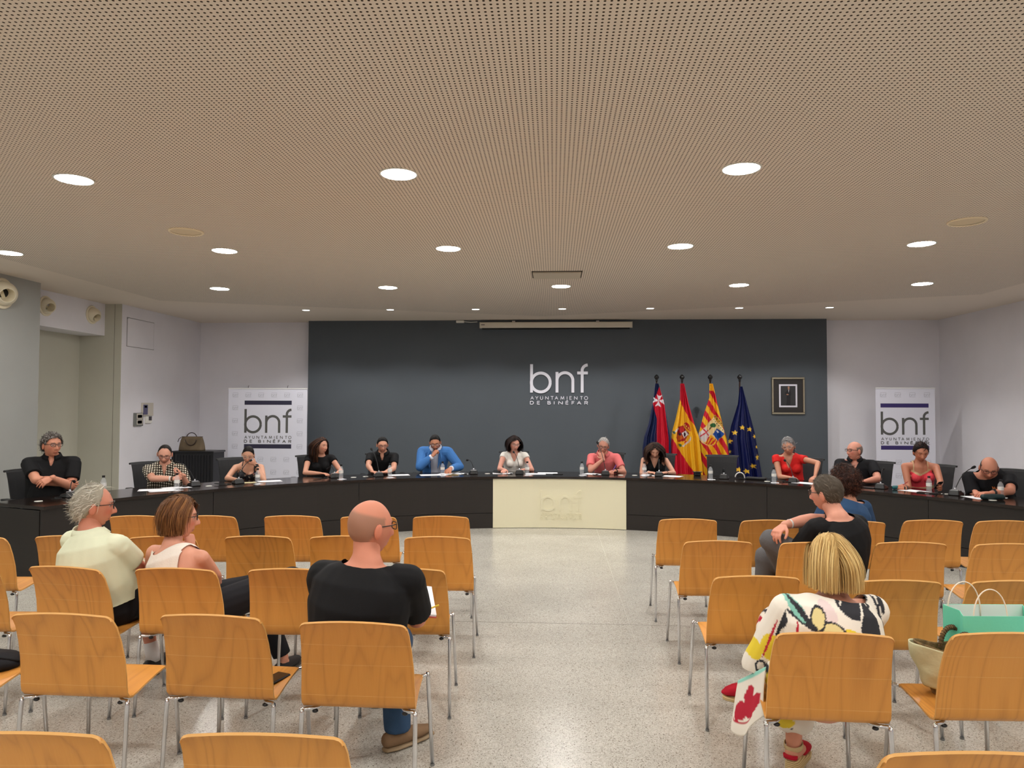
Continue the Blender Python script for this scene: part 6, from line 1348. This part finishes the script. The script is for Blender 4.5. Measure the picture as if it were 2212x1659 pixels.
# ================================================================== FLAGS
def poly_in(x, y, P):
    P = np.asarray(P, float); ins = np.zeros(len(x), bool); j = len(P)-1
    for i in range(len(P)):
        c = ((P[i, 1] > y) != (P[j, 1] > y)) & (x < (P[j, 0]-P[i, 0])*(y-P[i, 1])/(P[j, 1]-P[i, 1]+1e-12)+P[i, 0]); ins ^= c; j = i
    return ins
FY = 13.05; S7 = 300/1991.
def fu(x): return 1360+np.asarray(x)*S7
def fv(y): return 800+np.asarray(y)*S7
LC = lambda c: np.array(lin(c)[:3])
CR, CB, CYW, CN = LC((190, 20, 44)), LC((16, 30, 74)), LC((226, 168, 28)), LC((10, 22, 84))
def build_flag(name, label, apex, left, right, yb, paint, folds, seed, hoist):
    """left/right: outline (x at rows y) in crop coordinates; the flag is real cloth hung at the pole, painted like the woven design"""
    ax_, ay_ = apex; pp = aty(fu(ax_), fv(ay_), FY); t = empty('flag', (pp[0], FY+.04, 0), label, 'flag', 'flags before the slate wall'); L0 = -np.array([pp[0], FY+.04, 0])
    nx, nz = 96, 210; Y = np.linspace(left[0][1], yb, nz+1); lx = np.interp(Y, [p[1] for p in left], [p[0] for p in left]); rx = np.interp(Y, [p[1] for p in right], [p[0] for p in right]); r = np.random.default_rng(seed); ph = r.uniform(0, 6.3, 3)
    U = np.linspace(0, 1, nx+1); X = lx[:, None]*(1-U)+rx[:, None]*U; YY = np.repeat(Y[:, None], nx+1, 1); tt = (Y-Y[0])/(Y[-1]-Y[0])
    P0 = aty(fu(0), fv(0), FY); PX = (aty(fu(1000), fv(0), FY)-P0)/1000; PZ = (aty(fu(0), fv(1000), FY)-P0)/1000
    W3 = P0+X[..., None]*PX+YY[..., None]*PZ; amp = (.012+.045*tt)[:, None]; dp = amp*(np.sin(U[None]*folds*6.283+ph[0]+.4*np.sin(tt*5)[:, None])+.35*np.sin(U[None]*folds*2.3*6.283+ph[1])); W3[..., 1] = FY-.02+dp-.10*tt[:, None]*np.sin(U*math.pi)[None]
    V = W3.reshape(-1, 3); m = nx+1; i, j = np.meshgrid(np.arange(nz), np.arange(nx), indexing='ij'); b = i*m+j; F = np.stack([b, b+1, b+m+1, b+m], -1).reshape(-1, 4)
    c = paint(X.ravel(), YY.ravel(), np.tile(U, nz+1), np.repeat(tt, nx+1)); o = mk('cloth', V+L0, F, M_flag, t, True, col=c)
    top_ = aty(fu(ax_), fv(ay_), FY+.04)[2]; MB().tube([(0, 0, .02), (0, 0, top_)], .014, 10).build('pole', mat('pole_dark', (40, 26, 20), rough=.3), t, True)
    MB().lathe([(.012, 0), (.028, .008), (.014, .022), (.022, .034), (.042, .06), (.044, .075), (.036, .095), (.014, .118), (.004, .125)], n=18, c=(0, 0, top_-.01)).build('finial', mat('finial_black', (14, 14, 16), rough=.15), t, True)
    MB().lathe([(.19, 0), (.19, .02), (.16, .035), (.05, .05), (.025, .12)], n=28).build('flag_base', mat('pole_dark', (40, 26, 20)), t, True)
    return t
M_flag = mat('flag_satin', (200, 40, 40), rough=.45, vcol=True, spec=.4)
def star(x, y, cx, cy, r, n=5, rot=-90, inner=.42):
    return poly_in(x, y, [(cx+(r if i % 2 == 0 else r*inner)*math.cos(math.radians(rot+i*180/n)), cy+(r if i % 2 == 0 else r*inner)*math.sin(math.radians(rot+i*180/n))) for i in range(2*n)])
def p1(x, y, U, t):
    c = np.tile(CB*.8, (len(x), 1)); c[poly_in(x, y, [(425, 235), (330, 470), (385, 700), (385, 1700), (560, 1700), (555, 1000), (495, 480)])] = CR
    cx, cy = 415, 435; 
    for k in range(8):
        a = math.radians(k*45+8); L = 95 if k % 2 == 0 else 92
    for k in range(4):
        a = math.radians(k*90+8-90); c1 = np.array([math.cos(a), math.sin(a)]); n1 = np.array([-c1[1], c1[0]]); P = [np.array([cx, cy]), np.array([cx, cy])+c1*88+n1*42, np.array([cx, cy])+c1*66, np.array([cx, cy])+c1*88-n1*42]; c[poly_in(x, y, P)] = LC((225, 225, 230))
    return c
def p2(x, y, U, t):
    c = np.tile(CYW, (len(x), 1)); c[poly_in(x, y, [(700, 180), (790, 180), (960, 900), (930, 790), (850, 700), (745, 500), (722, 420), (715, 400)])] = CR
    c[poly_in(x, y, [(560, 900), (600, 955), (670, 1080), (750, 1220), (960, 1530), (960, 1700), (560, 1700)])] = CR
    R2 = lambda P, col: c.__setitem__(poly_in(x, y, P), col)
    R2([(690, 810), (755, 785), (840, 900), (790, 1000), (690, 1022), (660, 960)], LC((150, 20, 30))); R2([(735, 890), (800, 862), (838, 915), (765, 968)], LC((220, 216, 214))); R2([(690, 830), (750, 800), (780, 850), (725, 885)], LC((178, 30, 34))); R2([(672, 930), (725, 905), (760, 965), (690, 1010)], LC((190, 90, 30)))
    c[((x-778)/22)**2+((y-915)/30)**2 < 1] = LC((50, 20, 40)); c[((x-715)/16)**2+((y-912)/20)**2 < 1] = LC((40, 40, 60))
    R2([(760, 770), (800, 738), (850, 780), (872, 860), (850, 872), (800, 820)], LC((170, 24, 36))); 
    for k in range(4): c[((x-785-k*22)/9)**2+((y-775-k*24)/12)**2 < 1] = LC((220, 180, 70))
    R2([(612, 890), (650, 860), (690, 815), (705, 835), (662, 880), (628, 912)], LC((206, 196, 190))); R2([(735, 1075), (830, 1010), (860, 940), (868, 965), (840, 1030), (750, 1090)], LC((206, 196, 190))); R2([(612, 868), (640, 868), (652, 900), (628, 912)], LC((60, 90, 70))); R2([(695, 1050), (730, 1045), (738, 1085), (712, 1092)], LC((50, 100, 50))); R2([(760, 1030), (800, 1000), (815, 1012), (780, 1045)], LC((190, 30, 40)))
    return c
def p3(x, y, U, t):
    s = ((x-1130)*.86-(y-200)*.50); s = (x-1140)*math.cos(math.radians(28))+0; d = (y-260)*.50-(x-1140)*.86; k = np.floor(d/58+.5).astype(int); c = np.where((k % 2 == 0)[:, None], CR, CYW); up_ = y < 290; c[up_ & (x > 1140)] = CYW
    SH = [(1165, 700), (1345, 900), (1250, 1010), (1200, 1060), (1110, 1078), (1030, 1030), (985, 970), (985, 900)]; c[poly_in(x, y, SH)] = LC((222, 196, 140)); R2 = lambda P, col: c.__setitem__(poly_in(x, y, P), col)
    R2([(1070, 820), (1150, 910), (1060, 1020), (990, 960), (992, 895)], LC((206, 196, 196))); R2([(1150, 915), (1245, 1000), (1190, 1052), (1110, 1075), (1058, 1030)], CYW)
    for k_ in range(4): a = 1085+k_*40; R2([(a+38, 940+k_*14), (a+54, 950+k_*14), (a-2, 1052+k_*6), (a-20, 1044+k_*6)], CR)
    R2([(1240, 822), (1348, 905), (1245, 1000), (1170, 905)], LC((20, 66, 140))); R2([(1225, 860), (1250, 850), (1275, 885), (1250, 892)], LC((220, 220, 224))); R2([(1040, 840), (1052, 830), (1130, 925), (1118, 935)], CR); R2([(1010, 950), (1000, 938), (1118, 842), (1126, 856)], CR)
    c[((x-1185)/42)**2+((y-782)/30)**2 < 1] = LC((24, 90, 50)); R2([(1155, 800), (1170, 805), (1140, 850), (1125, 842)], LC((90, 60, 30)))
    R2([(1165, 700), (1185, 662), (1362, 870), (1345, 900)], LC((232, 208, 150)))
    for k_ in range(7): cx, cy = 1192+k_*25, 702+k_*29; c[((x-cx)/8)**2+((y-cy)/8)**2 < 1] = LC((40, 50, 40))
    for k_ in range(5): cx, cy = 1215+k_*28, 660+k_*32; c[((x-cx)/24)**2+((y-cy)/26)**2 < 1] = LC((196, 160, 60)); c[((x-cx)/11)**2+((y-cy)/12)**2 < 1] = LC((120, 70, 30))
    return c
def p4(x, y, U, t):
    c = np.tile(CN*.7, (len(x), 1))
    for cx, cy, r_, ro in ((1592, 812, 36, 5), (1697, 835, 38, 8), (1780, 940, 34, -20), (1812, 1090, 28, 0), (1812, 1232, 42, -5), (1742, 1355, 38, -15), (1640, 1425, 38, -15), (1530, 1402, 40, 10), (1428, 1155, 26, 0), (1428, 1008, 38, 5), (1490, 885, 38, 5)): c[star(x, y, cx, cy, r_*1.12, rot=-90+ro)] = LC((236, 190, 60))
    return c
build_flag('flag', 'blue and red town flag with a white eight-pointed cross, leftmost of four flags', (392, 150), [(368, 190), (330, 470), (270, 760), (205, 950), (183, 1100), (190, 1400), (200, 1700)], [(412, 190), (495, 480), (540, 760), (585, 1000), (590, 1400), (590, 1700)], 1750, p1, 3.2, 1, 0)
build_flag('flag', 'red and yellow Spanish flag with its coat of arms, second of four flags', (758, 150), [(726, 190), (722, 420), (660, 700), (610, 880), (585, 1150), (590, 1700)], [(778, 190), (840, 480), (930, 790), (985, 950), (1040, 1530), (1060, 1700)], 1750, p2, 3.6, 2, 0)
build_flag('flag', 'yellow and red striped flag with a crowned four-part shield, third of four flags', (1163, 150), [(1140, 190), (1140, 390), (1065, 620), (990, 900), (985, 1050), (1005, 1300), (1060, 1700)], [(1188, 190), (1250, 450), (1340, 800), (1395, 1000), (1420, 1180), (1450, 1700)], 1750, p3, 3.0, 3, 0)
build_flag('flag', 'dark blue European flag with a ring of gold stars, rightmost of four flags', (1587, 150), [(1570, 230), (1540, 480), (1440, 800), (1405, 980), (1410, 1200), (1420, 1700)], [(1610, 230), (1680, 500), (1780, 880), (1830, 1150), (1895, 1530), (1910, 1700)], 1750, p4, 3.4, 4, 0)
# ================================================================== CABINET AND HANDBAG
a, b = aty(373, 974, 12.2), aty(463, 974, 12.2); w = (b[0]-a[0])/2; hc_ = a[2]; t = empty('cabinet', ((a[0]+b[0])/2, 12.4, 0), 'low black roller-front cabinet against the left wall', 'cabinet'); d_ = .22
MB().box(-w+.02, w-.02, -d_, d_, 0, hc_-.035).build('body', mat('cabinet_black', (22, 22, 27), rough=.5), t); MB().box(-w-.01, w+.01, -d_-.02, d_, hc_-.035, hc_, bev=.012).build('top', mat('cabinet_top', (26, 26, 30), rough=.35), t)
for i in range(12): MB().box(-w+.06+i*(2*w-.12)/12, -w+.06+(i+.86)*(2*w-.12)/12, -d_-.012, -d_, .06, hc_-.07).build('shutter_slat', mat('slat_black', (24, 24, 30), rough=.4), t)
for s in (-1, 1): MB().box(s*w-.04*(s > 0)-.0, s*w+.04*(s < 0), -d_-.015, -d_, 0, hc_-.036).build('side_rail', mat('cabinet_black', (22, 22, 27)), t)
for s in (-1, 1): MB().box(s*w*.8-.03, s*w*.8+.03, -d_+.02, -d_+.08, 0, .001)
a, b = aty(386, 972, 12.3), aty(440, 972, 12.3); w = (b[0]-a[0])/2; tp_ = aty(412, 943, 12.3)[2]; H_ = tp_-hc_; t = empty('handbag', ((a[0]+b[0])/2, 12.33, hc_), 'brown-taupe handbag with dark handles on top of the black cabinet', 'handbag'); M_bag = mat('bag_taupe', (104, 88, 66), rough=.7, bump=.6, bscale=120, var=.2); M_hd = mat('bag_handle', (46, 30, 26), rough=.5)
V = []; nz_ = 8; nn_ = 20
for i in range(nz_+1):
    q = i/nz_; ww = w*(1-.18*q**2); dd = .085*(1-.75*q**1.3)
    for j in range(nn_): an = j*2*math.pi/nn_; V.append((math.copysign(abs(math.cos(an))**.45, math.cos(an))*ww, math.copysign(abs(math.sin(an))**.6, math.sin(an))*dd, q*H_-.012*q*abs(math.cos(an))))
F = [(i*nn_+j, i*nn_+(j+1) % nn_, (i+1)*nn_+(j+1) % nn_, (i+1)*nn_+j) for i in range(nz_) for j in range(nn_)]+[tuple(range(nn_))[::-1], tuple(nz_*nn_+j for j in range(nn_))]; mk('body', V, F, M_bag, t, True)
for y_, dz in ((-.05, -.02), (.02, .04)):
    an = np.linspace(0, math.pi, 16); sg_ = -1 if y_ < 0 else 1
    MB().tube(np.stack([w*.42*np.cos(an)+.02*sg_*-1, np.full(16, y_-.035*(y_ < 0)), H_*(.86 if sg_ > 0 else .80)+sg_*.10*np.sin(an)], 1), .0075, 8).build('handle', M_hd, t, True)
MB().tube([(-w*.84, 0, H_*.98), (w*.84, 0, H_*.98)], .006, 6).build('zip', M_hd, t, True); MB().tube([(-w*.8, -.03, H_*.95), (-w*.98, -.04, H_*.82), (-w*1.05, -.04, H_*.62)], .006, 6).build('strap_end', M_hd, t, True); MB().ell((-w*.45, -.075, H_*.66), (.006, .004, .006), 8).build('stud', M_silver, t, True)
# ================================================================== THINGS ON THE AUDIENCE CHAIRS
SZ = .450
p = atz(590, 1470, SZ); t = empty('phone', (p[0]+.0, p[1], SZ+.002), 'black phone lying on a chair seat in the fourth row', 'phone', rz=-.35); MB().box(-.038, .038, -.078, .078, 0, .009, bev=.004).build('body', M_black, t); MB().box(-.034, .034, -.074, .074, .009, .0098).build('screen', mat('screen_dark', (40, 40, 36), rough=.1), t)
# teal paper bag
bx0, bx1 = aty(2076, 1380, 3.30)[0], aty(2262, 1380, 3.30)[0]; zt = aty(2130, 1330, 3.30)[2]; t = empty('paper_bag', ((bx0+bx1)/2, 3.37, SZ), 'mint green paper carrier bag with twisted white handles on a fourth-row seat', 'paper bag', rz=.05); w = (bx1-bx0)/2; H_ = zt-SZ; dd = .075
M_teal = mat('paper_teal', (110, 214, 182), rough=.6, bump=.2, bscale=40); M_tin = mat('paper_white_inside', (222, 230, 222), rough=.7)
MB().box(-w, w, -dd, -dd+.002, 0, H_).build('front_face', M_teal, t); MB().box(-w, w, dd-.002, dd, 0, H_+.012).build('back_face', M_teal, t); MB().box(-w, w, -dd, dd, 0, .002).build('bottom', M_teal, t)
MB().box(-w+.002, w-.002, -dd+.002, -dd+.003, .003, H_-.001).build('lining', M_tin, t); MB().box(-w+.002, w-.002, dd-.003, dd-.002, .003, H_+.011).build('lining', M_tin, t)
for s in (-1, 1): V = [(s*w, -dd, 0), (s*w, dd, 0), (s*w, dd, H_+.01), (s*(w-.03), 0, H_+.004), (s*w, -dd, H_), (s*(w-.025), 0, .0)]; mk('side_gusset', V, [(0, 5, 3, 4), (5, 1, 2, 3)], [M_teal], t, False).modifiers.new('s', 'SOLIDIFY').thickness = .002
for y_, o_ in ((-dd+.006, .0), (dd-.006, -.03)):
    an = np.linspace(0, math.pi, 20); x = .075*np.cos(an)+o_-.06; z = H_-.04+(.155)*np.sin(an)**.8; MB().tube(np.stack([x, np.full(20, y_), z], 1), .0028, 8).build('handle', mat('twisted_paper', (240, 226, 206), rough=.8), t, True)
# straw bag with a cream fabric cover
p = atz(2028, 1500, SZ); c_ = np.array([p[0]+.02, p[1]+.0, SZ]); c_[0] += .03; t = empty('straw_bag', c_, 'straw bag covered in crumpled pale green fabric, beside the mint paper bag', 'bag'); M_straw = mat('straw', (122, 98, 62), rough=.9, bump=1, bscale=90, var=.4, vscale=60); M_cov = mat('cover_fabric', (206, 204, 166), rough=.85, bump=.8, bscale=35)
def pot(name, z0, z1, k_, m, seed, amp, wob=0):
    V = []; nn_ = 48; nz_ = 26
    for i in range(nz_+1):
        q = i/nz_; z = z0+(z1-z0)*q; zz = z/.27; rx = (.085+.062*math.sin(min(1, zz*1.05)*1.5))*k_; ry = rx*.62
        for j in range(nn_): an = j*2*math.pi/nn_; V.append([math.cos(an)*rx-.03*zz, math.sin(an)*ry, z+(wob*math.cos(2*an)*(q > .95))])
    V = np.array(V); nr = V.copy(); nr[:, 2] = 0; nr /= np.linalg.norm(nr, axis=1)[:, None]; V += nr*waves(V*1.0, amp, seed, 2.2)[:, None]; zc_ = (V[:, 2]-z0)/(z1-z0); V[:, 2] += .018*np.cos(2*np.arctan2(V[:, 1], V[:, 0]+.02))*smoothstep(.6, 1, zc_)
    F = [(i*nn_+j, i*nn_+(j+1) % nn_, (i+1)*nn_+(j+1) % nn_, (i+1)*nn_+j) for i in range(nz_) for j in range(nn_)]; 
    if z0 < .01: F.append(tuple(range(nn_))[::-1])
    o = mk(name, V, F, m, t, True); s = o.modifiers.new('s', 'SOLIDIFY'); s.thickness = .004; return o
pot('basket', .0, .262, .95, M_straw, 3, .001); pot('fabric_cover', .045, .258, 1.07, M_cov, 5, .010); 
for y_ in (-.075, .045):
    an = np.linspace(0, math.pi, 22); pts = np.stack([.055*np.cos(an)+.035, np.full(22, y_), .235+.105*np.sin(an)], 1); ho = MB().tube(pts, .011, 8).build('handle', M_straw, t, True); tw = np.linspace(0, 40*math.pi, 300); base_ = np.stack([np.interp(np.linspace(0, 1, 300), np.linspace(0, 1, 22), pts[:, k2]) for k2 in range(3)], 1); rad_ = base_-np.array([.035, y_, .235]); rad_ /= np.linalg.norm(rad_, axis=1)[:, None]; MB().tube(base_+rad_*.0125*np.cos(tw)[:, None]+np.array([0, 1, 0])*.0125*np.sin(tw)[:, None], .0022, 5).build('binding', mat('binding', (84, 60, 40), rough=.9), ho, True)
mb = MB()
for i in range(16): a_ = -1.9+i*.11; mb.ell((.035+.07*math.cos(a_), -.09+.01*math.sin(i), .205+.055*math.sin(a_)), (.0085, .0085, .0085), 8)
t.scale = (.9, .9, .84); o = mb.build('bead_trim', mat('beads_dark', (26, 44, 48), rough=.2), t, True); o['kind'] = 'stuff'
# black bag on the chair at the left edge
p = atz(-8, 1447, SZ); t = empty('shoulder_bag', (p[0]-.04, p[1]+.02, SZ), 'black fabric bag lying on a chair seat at the left edge', 'bag'); V, F = ellipsoid(18); V = V*np.array([.14, .12, .045]); V[:, 2] = np.maximum(V[:, 2]+.035+waves(V, .012, 4, 1.5), 0.002); mk('body', V, F, C_black2, t, True); MB().tube(bez([(.05, -.05, .07), (.12, -.02, .05), (.155, .03, .03), (.13, .08, .02)], 6), .006, 6).build('strap', C_black, t, True)
# notebook and pencil of the bald man
c_ = A(905, 1296, 3.52); t = empty('notebook', tuple(c_), 'open white notebook with red-edged pages held by the bald man in black', 'notebook', rz=.5)
o = MB().box(-.075, .075, -.10, .10, -.006, .006).build('pages', M_paper, t); o2 = MB().box(-.078, .078, -.103, .103, -.012, -.006).build('cover', mat('cover_red', (196, 70, 70), rough=.6), t); t.rotation_euler = (math.radians(28), math.radians(10), .4)
o = pen(A(905, 1324, 3.45), A(948, 1307, 3.45), mat('pencil_yellow', (226, 190, 40), rough=.4), 'yellow pencil sticking out beside the bald man in black', 'pencil')
